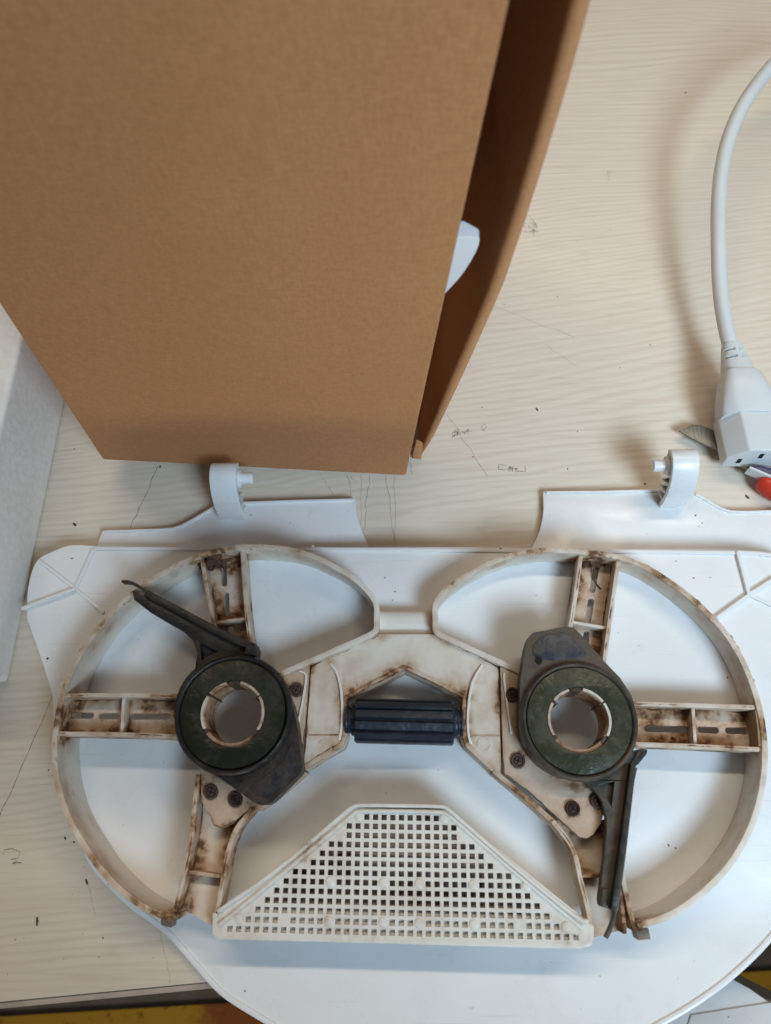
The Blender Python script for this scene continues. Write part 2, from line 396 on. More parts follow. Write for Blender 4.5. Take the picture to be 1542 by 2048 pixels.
# faded ink stamps and smudges
def smudge(cx, cy, sx, sy, n, wd=.16, rot=0.0):
    mb = MB()
    for _ in range(n):
        x, y = random.uniform(-sx, sx), random.uniform(-sy, sy); L = random.uniform(3, 9); a = random.choice((0, 0, 90, 60, 120))+random.gauss(0, 14)
        c, s_ = math.cos(R(rot)), math.sin(R(rot))
        p = (cx+x*c-y*s_, cy+x*s_+y*c); q = (p[0]+L*math.cos(R(a)), p[1]+L*math.sin(R(a)))
        strip(mb, wob(p, q, 3, .5), wd, 0.05+random.uniform(0, .02))
    mb.build('ink_mark', inkm, tab)
def outline_mark(pts, wd=.2):
    mb = MB(); strip(mb, pts, wd, 0.06); mb.build('ink_mark', inkm, tab)
smudge(913, 866, 7, 5, 10, .2, -15); smudge(931, 861, 9, 3, 7, .2, -10)
outline_mark([(904, 873), (906, 864), (916, 857), (921, 868), (906, 873)]); outline_mark([(922, 862), (930, 866), (938, 857), (934, 864)])
outline_mark([(962, 852), (970, 848), (973, 855), (966, 860), (962, 853)]); outline_mark([(963, 860), (972, 862)])
outline_mark([(998, 929), (997, 939), (1010, 940)], .35); outline_mark([(1000, 929), (1012, 931)], .3); outline_mark([(1050, 932), (1051, 943), (1034, 942)], .35); smudge(1028, 937, 16, 3, 14, .25, 8)
smudge(1062, 452, 13, 10, 22, .15); outline_mark([(1045, 440), (1058, 431), (1070, 446), (1077, 464), (1040, 463), (1045, 440)], .16); smudge(1068, 464, 6, 3, 6, .18)
outline_mark([(1020, 487), (1029, 490), (1027, 499), (1020, 498)], .16); smudge(1219, 348, 5, 8, 7, .14)
outline_mark([(8, 1700), (24, 1697), (40, 1704), (36, 1716), (22, 1719)], .3); smudge(30, 1722, 6, 4, 5, .35)
# dark crumbs lying about (small debris one cannot count)
def crumbs(name, spots, z, parent=None):
    mb = MB()
    for (u, v, s_, el, an) in spots:
        c = W(u, v, z) if z is not None else WT(u, v, .02); n = 7
        ring = []
        for k in range(n):
            a = 2*math.pi*k/n; r = s_*random.uniform(.6, 1.2)
            x, y = r*el*math.cos(a), r*math.sin(a); ca, sa = math.cos(R(an)), math.sin(R(an))
            ring.append(Vector((x*ca-y*sa, x*sa+y*ca, 0)))
        top = [c+q*.55+Vector((0, 0, s_*.3)) for q in ring]; bot = [c+q for q in ring]
        mb.loft([bot, top])
    return mb.build(name, crumb_m, parent, smooth=20)
sp = [(1371, 185, .55, 1.6, 40), (1074, 819, .6, 2.2, -65), (1155, 863, .45, 1, 0), (946, 914, .4, 1.2, 50), (1115, 594, .35, 1.2, 0), (1009, 609, .3, 1.5, -60), (1290, 968, .55, 1.3, 30),
      (1494, 993, .9, 1.8, -50), (149, 1048, .8, 1.8, -45), (148, 898, .35, 2, 70), (130, 1676, .5, 2, -70), (148, 1684, .45, 1.5, -30), (173, 1764, .6, 2.5, -65), (74, 1845, .8, 2.6, -80),
      (206, 1876, .4, 1.5, -70), (97, 1540, .4, 1.6, 60), (1147, 108, .5, 2, 20), (964, 815, .3, 1.4, 0), (320, 933, .8, 1.2, 70), (1135, 938, .3, 2, 80), (1300, 690, .3, 3, -60), (1240, 735, .25, 2, 60), (1220, 460, .2, 2, 80)]
for _ in range(34): sp.append((random.uniform(860, 1540), random.uniform(20, 960), random.uniform(.06, .14), random.uniform(1, 2.5), random.uniform(0, 180)))
for _ in range(25): sp.append((random.uniform(0, 320), random.uniform(1400, 1960), random.uniform(.1, .22), random.uniform(1, 2.5), random.uniform(0, 180)))
o = crumbs('table_crumbs', [(a_, b_, c_*.72, d_, e_) for a_, b_, c_, d_, e_ in sp], 0.02, tab); o['kind'] = 'stuff'

# ------------------------------------------------------------------ white panel under the frame
ZT = 4.0; ZW = 3.0
def smooth(t): t = min(1, max(0, t)); return t*t*(3-2*t)
def TZ(p):                                                       # the panel's top surface: low in front and on the left, rising towards the back and the right
    return min(10.8, 4.2+4.6*smooth((p.x+70)/150)*smooth((p.y+135)/45)+4.2*smooth((p.y+92)/62))
def WT(u, v, dz=0.0):
    z = ZT+dz
    for _ in range(12): p = W(u, v, z); z = TZ(p)+dz
    return W(u, v, z)
def XT(pts, dz=0.0): return [WT(a, b, dz).xy for a, b in pts]
def dense(p, step=3.0):
    out = []
    for a, b in zip(p, p[1:]):
        k = max(1, int((b-a).length/step)); out += [a.lerp(b, i/k) for i in range(k)]
    return out+[p[-1]]
pan = thing('plastic_tray', 'big white moulded plastic tray with two hooks lying under the dirty frame', 'tray', tuple(W(803, 1500, 0)))
left_c = [(185, 1092), (140, 1091), (100, 1106), (76, 1120), (62, 1150), (55, 1190), (54, 1235), (80, 1310), (105, 1388), (112, 1480), (135, 1590), (165, 1690), (180, 1731), (214, 1772), (262, 1818), (330, 1868), (385, 1930),
          (440, 1990), (510, 2036), (590, 2080), (720, 2125), (900, 2150), (1100, 2135), (1240, 2095), (1340, 2045), (1410, 2002), (1471, 1955), (1542, 1885), (1620, 1780), (1690, 1620), (1700, 1400), (1670, 1240), (1600, 1130), (1542, 1106), (1475, 1100)]
pc = XT(left_c)
pcs = spline(pc[:7], 4)[:-1]+spline(pc[6:9], 3)[:-1]+spline(pc[8:], 5)
bm = bmesh.new(); rl_ = pan.location
loop = [bm.verts.new((q.x, q.y, 0)) for q in pcs]; bm.faces.new(loop)
for k in range(40):
    bmesh.ops.bisect_plane(bm, geom=bm.verts[:]+bm.edges[:]+bm.faces[:], plane_co=(0, -138+k*3.1, 0), plane_no=(0, 1, 0))
for k in range(26):
    bmesh.ops.bisect_plane(bm, geom=bm.verts[:]+bm.edges[:]+bm.faces[:], plane_co=(-74+k*6.2, 0, 0), plane_no=(1, 0, 0))
bmesh.ops.recalc_face_normals(bm, faces=bm.faces)
ex = bmesh.ops.extrude_face_region(bm, geom=bm.faces[:])
low_v = {e for e in ex['geom'] if isinstance(e, bmesh.types.BMVert)}
for q in bm.verts: q.co.z = TZ(q.co)-(2.2 if q in low_v else 0)
bmesh.ops.recalc_face_normals(bm, faces=bm.faces)
for q in bm.verts: q.co = q.co*0.001-rl_
me = bpy.data.meshes.new('main_plate'); bm.to_mesh(me); bm.free()
for p in me.polygons: p.use_smooth = True
me.set_sharp_from_angle(angle=R(40)); me.materials.append(white)
o = bpy.data.objects.new('main_plate', me); C.objects.link(o); o.parent = pan
def twall(name, pts, th, lo, hi, side=0.0, bev=.35, sm=0):
    p = XT(pts, hi); p = spline(p, sm) if sm else dense(p)
    z1 = [TZ(q)+hi for q in p]; n = len(p)
    return MB().wall(p, th, (lambda q: TZ(q)+lo), (lambda t: z1[int(round(t*(n-1)))]), side=side).build(name, white, pan, bev)
twall('rim_lip', left_c[13:], 1.5, -.6, .6, side=.75, bev=.45, sm=5)
twall('rear_lip', [(188, 1093), (420, 1093.5), (640, 1094), (860, 1095.5), (1003, 1097), (1240, 1098.5), (1473, 1101)], 1.3, -9, .7, side=-.7)
MB().wall(spline(XT(left_c[1:9]), 5), 1.4, 0.3, (lambda t: 5.0), side=1.6).build('side_skirt', white, pan, .3)
for a, b, h in (((42, 1217), (150, 1177), 1.6), ((150, 1177), (186, 1097), .8), ((76, 1120), (150, 1177), 1.0), ((150, 1177), (206, 1225), 1.0), ((1499, 1189), (1476, 1102), 1.5), ((1499, 1189), (1434, 1236), 1.4), ((1499, 1189), (1600, 1124), 1.4), ((1499, 1189), (1620, 1244), .8)):
    twall('rib', [a, b], 1.2, -.3, h)
for u, v in ((625, 1092), (1003, 1094)):
    q = WT(u, v, 1.2); MB().prism(circ(q.xy, .5, n=12, full=True), q.z-2, q.z).build('stub', white, pan, 0.2)
lw = [(196, 1083), (205, 1061), (324, 1057), (345, 1055), (362, 1049), (383, 1038), (410, 1022), (430, 1010), (460, 1004), (488, 1003), (600, 999), (708, 996.5), (711, 999), (712, 1012), (714, 1030), (718, 1045), (723, 1060), (730, 1076), (737, 1090), (745, 1110), (190, 1110)]
rw = [(1063, 1094), (1072, 1078), (1080, 1058), (1085, 1036), (1087, 1016), (1086, 985), (1089, 982), (1200, 981), (1321, 978), (1386, 984), (1404, 992), (1422, 1003), (1440, 1013), (1460, 1020), (1490, 1021), (1542, 1019), (1640, 1018), (1660, 1120), (1055, 1110)]
MB().prism(XY(lw, ZW), ZW-2.2, ZW).build('rear_flange', white, pan, 0.5)
MB().prism(XY(rw, ZW), ZW-2.2, ZW).build('rear_flange', white, pan, 0.5)
# raised edge along the back of each flange
MB().wall(XY([(490, 1007), (600, 1003), (706, 1000.5)], ZW), 1.0, ZW-.5, ZW+.8).build('flange_edge', white, pan, 0.35)
MB().wall(XY([(1092, 986), (1200, 985), (1316, 982)], ZW), 1.0, ZW-.5, ZW+.8).build('flange_edge', white, pan, 0.35)
MB().wall(XY([(207, 1064), (324, 1060), (347, 1058), (364, 1052), (385, 1041), (412, 1025), (432, 1013)], ZW), .9, ZW-.5, ZW+.6).build('flange_edge', white, pan, 0.3)
MB().wall(XY([(1390, 989), (1404, 996), (1422, 1007), (1440, 1017), (1460, 1024), (1490, 1025), (1560, 1023)], ZW), .9, ZW-.5, ZW+.6).build('flange_edge', white, pan, 0.3)
def hook(base, wid, pin_dir, skew):
    """crescent hook standing on a flange: strap along an upright arc, ribbed web on the pin side, pin and stub"""
    b = W(base[0], base[1], ZW)
    outer = [(-.6, -.3), (-.9, 4), (-.6, 9), (.6, 14), (2.6, 18.3), (5.2, 21.3), (8.4, 22.6), (11.5, 21.6), (13.2, 19)]
    inner = [(12.2, 18.2), (10.6, 19.6), (8.2, 20.3), (6.2, 19.2), (4.2, 16.8), (2.4, 13.2), (1.3, 8.8), (1.0, 4), (1.6, -.3)]
    sx = Vector((skew, 0, 0))
    def pts(prof, x): return [b+Vector((x, y, z))+sx*(z/22) for y, z in prof]
    po = [Vector((q[0], q[1])) for q in outer]; pi_ = [Vector((q[0], q[1])) for q in inner]
    prof = [(q.x, q.y) for q in spline(po, 4)+spline(pi_, 4)]
    x0, x1 = -wid/2, wid/2
    st = MB().loft([pts(prof, x0), pts(prof, x1)]).build('hook', white, pan, 0.35, smooth=50)
    # web of the crescent with triangular ribs, on the inside
    chord = [(12.2, 18.2), (10.8, 14.2), (8.6, 9.5), (6.4, 4.5), (4.8, -.3)]
    ci = [(q.x, q.y) for q in spline(pi_, 3)]; cc = [(q.x, q.y) for q in spline([Vector(q) for q in chord], 6)]
    web = ci[:]+cc[::-1]
    MB().loft([pts(web, x0+wid*.42), pts(web, x0+wid*.58)]).build('hook_web', white, st)
    rb = MB(); n = 8
    for k in range(n):
        a = Vector(ci[int(k*(len(ci)-1)/n)]); c2 = Vector(cc[min(len(cc)-1, int((k+1)*(len(cc)-1)/n))]); a2 = Vector(ci[int((k+1)*(len(ci)-1)/n)])
        for q, r in ((a, c2), (c2, a2)):
            d = (r-q).normalized(); nn = Vector((-d.y, d.x))*.25
            rb.loft([pts([(q+nn)[:], (r+nn)[:], (r-nn)[:], (q-nn)[:]], x0+.15), pts([(q+nn)[:], (r+nn)[:], (r-nn)[:], (q-nn)[:]], x1-.15)])
    rb.build('web_ribs', white, st)
    py, pz = 8.6, 15.8
    s = pin_dir
    def disc(x, r): return [b+Vector((x, py+r*math.cos(2*math.pi*k/20), pz+r*math.sin(2*math.pi*k/20)))+sx*(pz/22) for k in range(20)]
    xs = x1 if s > 0 else x0
    MB().loft([disc(xs-s*2, 3.3), disc(xs+s*.7, 3.3)]).build('boss', white, st, .25)
    MB().loft([disc(xs-s*1, 2.05), disc(xs+s*4.9, 2.05)]).build('pin', white, st, .3)
    MB().loft([disc(-xs+s*1, 2.7), disc(-xs-s*.9, 2.7)]).build('stub', white, st, .25)
hook((466, 1036), 9.0, 1, .8)
hook((1343, 1012), 8.8, -1, -1.0)
sp = [(144, 1117, .5, 1.5, 20), (95, 1317, .7, 1.4, 30), (580, 1046, .3, 1.4, -60), (502, 1030, .3, 2, 0), (448, 955, .25, 1.5, -50), (1391, 1031, .55, 1.2, 30), (1404, 1046, .35, 1.5, 0), (1294, 1067, .25, 1, 0), (1397, 1053, .3, 1.3, 20),
      (1352, 1122, .4, 1.2, 0), (770, 1155, .35, 1.6, 70), (790, 1183, .5, 1.3, 0), (785, 1200, .35, 1.4, 0), (1337, 1690, .45, 1.6, -60), (1351, 1696, .4, 1.8, -50), (877, 1540, .25, 1, 0), (481, 1417, .25, 1, 0), (547, 1200, .2, 1.2, 30), (634, 1161, .2, 1, 0),
      (1455, 1355, .4, 1.3, 70), (1072, 1191, .3, 1.3, 60), (490, 1982, .4, 1.4, -20), (1457, 2034, .35, 1.3, -50), (1200, 1952, .3, 1, 0), (1387, 1156, .3, 2.6, 10), (328, 1524, .3, 1.2, 60), (1180, 1440, .2, 1, 0), (1420, 1155, .3, 1.2, 0)]
for _ in range(26): sp.append((random.uniform(180, 1500), random.uniform(1110, 2000), random.uniform(.07, .17), random.uniform(1, 2.4), random.uniform(0, 180)))
o = crumbs('panel_crumbs', [(a_, b_, c_*.6, d_, e_) for a_, b_, c_, d_, e_ in sp], None, pan); o['kind'] = 'stuff'

# second white piece, low below the table edge
wb = thing('white_bin', 'white plastic piece below the table edge in the lower right corner', 'container', tuple(W(1480, 2010, ZF)))
zb = -45
low = XY([(1440, 1936), (1471, 1960), (1500, 1976), (1539, 2003), (1600, 2032), (1700, 2060), (1700, 2250), (1250, 2250), (1300, 2000)], zb)
MB().prism(low, ZF+5, zb).build('body', white, wb, 1.5)
MB().prism(XY([(1382, 2030), (1470, 2016), (1560, 2002), (1660, 2050), (1660, 2200), (1330, 2200)], zb+.9), zb-1, zb+.9).build('lid', white, wb, .8)

# ------------------------------------------------------------------ twin ring frame
fr = thing('twin_ring_frame', 'dirty off-white frame of two spoked rings with a grille and roller between', 'plastic frame', tuple(W(803, 1460, ZT)))
ZR = 21.5
def rim(px, n=5): return spline(XY(px, ZR), n)
Lring = [(348, 1838), (312, 1827), (277, 1808), (238, 1778), (200, 1738), (168, 1692), (140, 1643), (122, 1597), (111, 1550), (108, 1500), (112, 1450), (121, 1402), (136, 1355), (158, 1312), (188, 1266), (223, 1227), (262, 1190), (303, 1160),
         (347, 1134), (382, 1118), (420, 1105), (460, 1096.5), (500, 1093), (540, 1094), (580, 1099), (620, 1110), (660, 1128), (700, 1151), (727, 1173), (746, 1196), (752.5, 1212), (753, 1235), (752.5, 1256), (747, 1264), (735, 1271), (700, 1287), (650, 1309), (600, 1331), (560, 1348)]
Rring = [(1275, 1853), (1335, 1833), (1385, 1802), (1430, 1763), (1468, 1718), (1498, 1664), (1517, 1610), (1528, 1550), (1530, 1490), (1523, 1432), (1508, 1377), (1486, 1322), (1456, 1272), (1421, 1231), (1376, 1190), (1328, 1155), (1280, 1128), (1230, 1112),
         (1180, 1105), (1130, 1101), (1090, 1100), (1050, 1105), (1010, 1114), (970, 1130), (932, 1151), (898, 1174), (877, 1196), (870, 1215), (870.5, 1240), (871, 1257), (876, 1266), (888, 1273), (925, 1290), (975, 1313), (1030, 1338), (1055, 1349)]
MB().wall(rim(Lring), 1.8, (lambda q: TZ(q)+.1), ZR).build('ring_wall', cream, fr, 0.45, jitter=0.02)
MB().wall(rim(Rring), 1.8, (lambda q: TZ(q)+.1), ZR).build('ring_wall', cream, fr, 0.45, jitter=0.02)
# ragged chips along the tops of both rings
for seq in ((Lring, 8, 24), (Rring, 10, 22)):
    mb = MB(); pts = rim(seq[0], 14)[seq[1]*14:seq[2]*14]
    for k in range(1, len(pts)-1):
        if random.random() < .55:
            t = (pts[k+1]-pts[k-1]).normalized(); d = Vector((-t.y, t.x)) if seq[0] is Rring else Vector((-t.y, t.x))
            c = Vector((*(pts[k]+d*random.uniform(-1.0, 1.0)), ZR-.03)); L_ = random.uniform(.3, .9); w_ = random.uniform(.12, .35)
            ring = []
            for a in range(8):
                q = t*(L_*random.uniform(.6, 1.2)*math.cos(a*.785))+d*(w_*random.uniform(.5, 1.3)*math.sin(a*.785)); ring.append(c+Vector((q.x, q.y, 0)))
            mb.loft([[q-Vector((0, 0, .5)) for q in ring], [c+(q-c)*.7+Vector((0, 0, random.uniform(.05, .16))) for q in ring]])
    o = mb.build('chipped_edge', cream_tan, fr, smooth=60); o['kind'] = 'stuff'

def slot(a, b, wd, z):
    p, q = W(*a, z).xy, W(*b, z).xy; t = (q-p).normalized(); nn = Vector((-t.y, t.x)); r = wd/2
    base = math.degrees(math.atan2(t.y, t.x))
    return circ(q-t*r, r, base-90, base+90, 8)+circ(p+t*r, r, base+90, base+270, 8)
SPK = []
def spoke(l, r, slots, ribs, zf=14.3, mat=cream_heavy, wmat=cream, sw=2.0):
    """channel-shaped spoke: slotted floor, two side walls, cross ribs"""
    l2, r2 = spline(XY(l, ZR-1), 4) if len(l) > 2 else XY(l, ZR-1), spline(XY(r, ZR-1), 4) if len(r) > 2 else XY(r, ZR-1)
    SPK.append((l2, r2, zf))
    s = MB().prism(l2+r2[::-1], zf-2, zf, [slot(a, b, sw, zf) for a, b in slots]).build('spoke', mat, fr)
    MB().wall(l2, 1.35, min(12.4, zf-1.8), ZR-1).build('side_wall', wmat, s, 0.3, jitter=.03)
    MB().wall(r2, 1.35, min(12.4, zf-1.8), ZR-1).build('side_wall', wmat, s, 0.3, jitter=.03)
    for a, b in ribs:
        MB().wall(XY([a, b], ZR-2.5), 1.0, zf-.3, ZR-2.5).build('cross_rib', wmat, s, 0.25)
    return s
spoke([(402, 1109), (416, 1190), (428, 1250), (440, 1318)], [(484, 1097), (490, 1190), (496, 1250), (503, 1305)],
      [((447, 1126), (449, 1173)), ((452, 1184), (454, 1232)), ((460, 1250), (464, 1290))], [((425, 1246), (494, 1236))])
spoke([(121, 1391), (240, 1390), (372, 1392)], [(109, 1467), (240, 1469), (368, 1473)], [((139, 1431), (188, 1431)), ((197, 1432), (240, 1432)), ((256, 1433), (341, 1433))], [((247, 1393), (243, 1467))])
spoke([(1163, 1104), (1152, 1185), (1143, 1242), (1130, 1300)], [(1238, 1113), (1226, 1200), (1217, 1260), (1208, 1330)],
      [((1193, 1133), (1184, 1186)), ((1183, 1197), (1175, 1248)), ((1174, 1262), (1170, 1295))], [((1145, 1244), (1214, 1256))])
spoke([(1268, 1407), (1400, 1411), (1521, 1415)], [(1268, 1488), (1400, 1493), (1530, 1499)], [((1288, 1457), (1378, 1459)), ((1395, 1459), (1438, 1461)), ((1450, 1461), (1506, 1462))], [((1386, 1414), (1391, 1490))])
spoke([(396, 1548), (387, 1625), (380, 1695), (363, 1769), (350, 1822)], [(505, 1618), (473, 1657), (456, 1703), (449, 1742), (440, 1790), (434, 1825), (427, 1866)], [], [((378, 1744), (449, 1754))], 14.0, cream, cream_heavy)
spoke([(1105, 1642), (1133, 1677), (1150, 1709), (1161, 1758), (1172, 1800), (1182, 1849), (1183, 1886)], [(1222, 1640), (1236, 1700), (1248, 1765), (1262, 1830), (1272, 1862)], [], [((1160, 1752), (1240, 1750))], 14.0, cream, cream)
for pts in ([(113, 1396), (110, 1430), (108, 1464)], [(1521, 1420), (1526, 1458), (1529, 1494)]):
    MB().wall(spline(XY(pts, ZR-.6), 4), 1.1, 14, ZR-.6, side=1.1 if pts[0][0] < 800 else -1.1).build('end_wall', end_m, fr, .2)
MB().prism(XT([(934, 1160), (958, 1154), (990, 1145), (1018, 1132), (1042, 1117), (1015, 1120), (975, 1138)], .5), 7, 10.6).build('dirt_patch', cream_dark, fr, .2)
# second wall beside the lower right spoke, end tabs
MB().wall(spline(XY([(1232, 1700), (1240, 1770), (1247, 1830), (1250, 1868)], ZR-2), 4), 1.1, 8, ZR-2).build('spoke_web', cream_heavy, fr, .25)
MB().prism(XY([(322, 1833), (342, 1838), (341, 1856), (321, 1850)], 16), 10, 16).build('end_tab', cream_dark, fr, .3)
MB().prism(XY([(1272, 1862), (1297, 1856), (1302, 1879), (1277, 1881)], 16), 10, 16).build('end_tab', cream_dark, fr, .3)

def ribbons(name, paths, mat, par):
    """thin uneven crusts of dirt lying along joints and edges: (plan path, z, widest, side, how much of it)"""
    mb = MB()
    for path, z, wmax, sd, keep in paths:
        p = dense(path, .7); n = len(p); ph = [random.uniform(0, 6.28) for _ in range(4)]
        vs = []
        for i in range(n):
            t = (p[min(i+1, n-1)]-p[max(i-1, 0)]).normalized(); nn = Vector((-t.y, t.x))*sd
            q = .5+.28*math.sin(i*.13+ph[0])+.2*math.sin(i*.37+ph[1])+.14*math.sin(i*.9+ph[2])+random.gauss(0, .10)
            wd = wmax*max(0.0, min(1.0, (q-(1-keep))/max(.05, keep)))
            a = p[i]; b = p[i]+nn*wd
            vs += [(a.x, a.y, z), (b.x, b.y, z)]
        fs = []
        for i in range(n-1):
            if (Vector(vs[2*i])-Vector(vs[2*i+1])).length > .06 or (Vector(vs[2*i+2])-Vector(vs[2*i+3])).length > .06: fs.append((2*i, 2*i+1, 2*i+3, 2*i+2))
        mb.add([(x, y, zz+.05) for x, y, zz in vs], fs)
    o = mb.build(name, mat, par); o['kind'] = 'stuff'
    return o
grime = grimy('rust_brown_grime', (0.20, 0.10, 0.048), (0.12, 0.055, 0.025), (0.06, 0.026, 0.012), 0.36, 0.62, False, 0.85)
gl_ = []
for l, r, z in SPK:
    def inner(p, o):
        t = p[1]-p[0]; return 1 if Vector((-t.y, t.x)).dot(o[0]-p[0]) > 0 else -1
    for p, sd in ((l, inner(l, r)), (r, inner(r, l))):
        off = []
        for i in range(len(p)):
            t = (p[min(i+1, len(p)-1)]-p[max(i-1, 0)]).normalized(); off.append(p[i]+Vector((-t.y, t.x))*sd*.66)
        gl_.append((off, z, .55, sd, .72))
        gl_.append(([q-(off[0]-p[0])*.05 for q in p], ZR-1, .4, sd, .4))
ribbons('grime_line', gl_, grime, fr)

# bridge between the rings
ZB = 19.6
bridge = [(758, 1268), (623, 1328), (607, 1534), (683, 1489), (689, 1472), (690, 1396), (809, 1333), (928, 1391), (929, 1473), (935, 1491), (987, 1538), (1003, 1549), (997, 1331), (866, 1268)]
br = MB().prism(XY(bridge, ZB), ZB-2, ZB).build('bridge_plate', cream, fr, .3)
MB().wall(XY([(607, 1536), (645, 1512), (683, 1490), (690, 1470), (690, 1397), (750, 1364), (809, 1334), (868, 1361), (928, 1392), (929, 1472), (935, 1491), (987, 1540)], ZB), 1.4, ZT+4, ZB+.35, side=0).build('cutout_wall', cream_heavy, fr, .3)
MB().wall(spline(XY([(987, 1541), (1030, 1577), (1072, 1612), (1111, 1648)], ZB), 5), 1.5, ZT+.5, ZB).build('lower_edge_wall', cream_heavy, fr, .3)
MB().wall(spline(XY([(605, 1540), (575, 1565), (545, 1590), (506, 1618)], ZB), 5), 1.5, ZT+.5, ZB).build('lower_edge_wall', cream_heavy, fr, .3)
# rounded ridge joining the two ring noses
a0, a1 = W(757, 1247, 15), W(868, 1247, 15); rings = []
for p in (a0, a1): rings.append([p+Vector((0, 4.0*math.cos(R(k)), 2.2*math.sin(R(k)))) for k in range(0, 181, 15)]+[p+Vector((0, -4, -9)), p+Vector((0, 4, -9))][::1])
MB().loft(rings).build('neck_ridge', cream_clean, fr, smooth=50)
MB().prism(XY([(756, 1262), (868, 1262), (868, 1272), (756, 1272)], 16), 8, 17).build('neck_step', cream_clean, fr, .4)
for pts in ([(660, 1326), (673, 1345), (681, 1374), (684, 1410), (683, 1450), (678, 1480)], [(965, 1329), (951, 1352), (942, 1376), (936, 1423), (937, 1466), (943, 1488)]):
    MB().wall(spline(XY(pts, ZB+.8), 6), .75, ZB-.3, lambda t: ZB+.15+.9*math.sin(math.pi*min(1, max(0, t*.9+.1)))).build('curved_rib', cream_clean, br, .2)
for pts in ([(617, 1470), (683, 1470)], [(937, 1471), (1000, 1471)]):
    MB().wall(XY(pts, ZB), .45, ZB-.5, ZB+.12).build('joint_line', rusty, br)
for c in ((650, 1492), (968, 1488)):
    MB().wall(circ(W(*c, ZB).xy, 1.9, n=24, full=True), .3, ZB-.3, ZB+.15, closed=True).build('moulding_ring', cream, br)

ZP = 20.6
Lpl = [(619, 1330), (603, 1536), (545, 1602), (504, 1613), (462, 1648), (443, 1657), (428, 1651), (402, 1600), (402, 1550), (380, 1480), (385, 1400), (430, 1345), (500, 1325), (572, 1350)]
Rpl = [(1000, 1333), (1007, 1547), (1056, 1581), (1137, 1655), (1160, 1675), (1174, 1677), (1187, 1669), (1201, 1648), (1207, 1631), (1205, 1600), (1235, 1540), (1245, 1450), (1220, 1370), (1110, 1330), (1048, 1352)]
lp = MB().prism(XY(Lpl, ZP), ZP-3, ZP, [circ(W(466, 1427, ZP).xy, 9.5, n=32, full=True)]).build('bearing_plate', cream_tan, fr, .35)
rp = MB().prism(XY(Rpl, ZP), ZP-3, ZP, [circ(W(1158, 1440, ZP).xy, 9.5, n=32, full=True)]).build('bearing_plate', cream_tan, fr, .35)
MB().wall(spline(XY([(1008, 1346), (1008, 1362), (1014, 1410), (1022, 1468)], ZP), 5), .6, ZP-.3, ZP+.7).build('plate_rib', cream_clean, rp, .18)
MB().wall(spline(XY([(598, 1342), (612, 1352), (606, 1400), (596, 1450)], ZP), 5), .6, ZP-.3, ZP+.7).build('plate_rib', cream_clean, lp, .18)
def screw(u, v, par, rot):
    c = W(u, v, ZP+.4)
    s = MB()
    prof = [(2.15, -.4), (2.15, .35), (1.9, .65), (1.55, .62), (1.45, .1), (1.35, .1), (1.15, .45), (.5, .6)]
    s.loft([[c+Vector((r*math.cos(2*math.pi*k/20), r*math.sin(2*math.pi*k/20), z)) for k in range(20)] for r, z in prof])
    o = s.build('screw', screw_m, par, smooth=30)
    for a in (rot, rot+90):
        d = Vector((math.cos(R(a)), math.sin(R(a)), 0)); n = Vector((-d.y, d.x, 0))
        MB().box(c-d*.95-n*.17+Vector((0, 0, .4)), d*1.9, n*.34, (0, 0, .24)).build('cross_slot', black, o)  # black bars drawn as the shade in the screw's cross
for u, v in ((593, 1380), (422, 1584), (471, 1599)): screw(u, v, lp, random.uniform(0, 90))
for u, v in ((1025, 1389), (1036, 1522), (1145, 1617), (1195, 1602)): screw(u, v, rp, random.uniform(0, 90))

gl_ = []
def lines(pts, z, wd, sd, keep): gl_.append((XY(pts, z), z, wd, sd, keep))
lines([(757, 1271), (690, 1303), (623, 1331)], ZB, .5, 1, .7); lines([(866, 1271), (930, 1300), (997, 1333)], ZB, .5, -1, .7)
lines([(623, 1330), (607, 1534)], ZB, .45, 1, .7); lines([(997, 1333), (1003, 1547)], ZB, .45, -1, .7)
lines([(620, 1330), (604, 1534)], ZP, .4, -1, .5); lines([(1000, 1335), (1007, 1547), (1056, 1581), (1137, 1655)], ZP, .4, 1, .55)
lines([(607, 1532), (645, 1508), (683, 1486)], ZB, .6, 1, .6); lines([(935, 1488), (987, 1534)], ZB, .6, 1, .6)
lines([(692, 1470), (692, 1398), (750, 1367), (809, 1337)], ZB+.35, .45, -1, .6); lines([(809, 1337), (868, 1365), (926, 1394), (926, 1470)], ZB+.35, .45, -1, .6)
lines([(545, 1602), (504, 1613), (462, 1648), (443, 1657), (428, 1651), (402, 1600), (402, 1550)], ZP, .4, -1, .5)
lines([(663, 1330), (676, 1350), (684, 1378), (687, 1412)], ZB, .4, 1, .6); lines([(962, 1332), (948, 1354), (938, 1380), (933, 1425), (934, 1466)], ZB, .4, -1, .6)
ribbons('grime_line', gl_, grime, br)

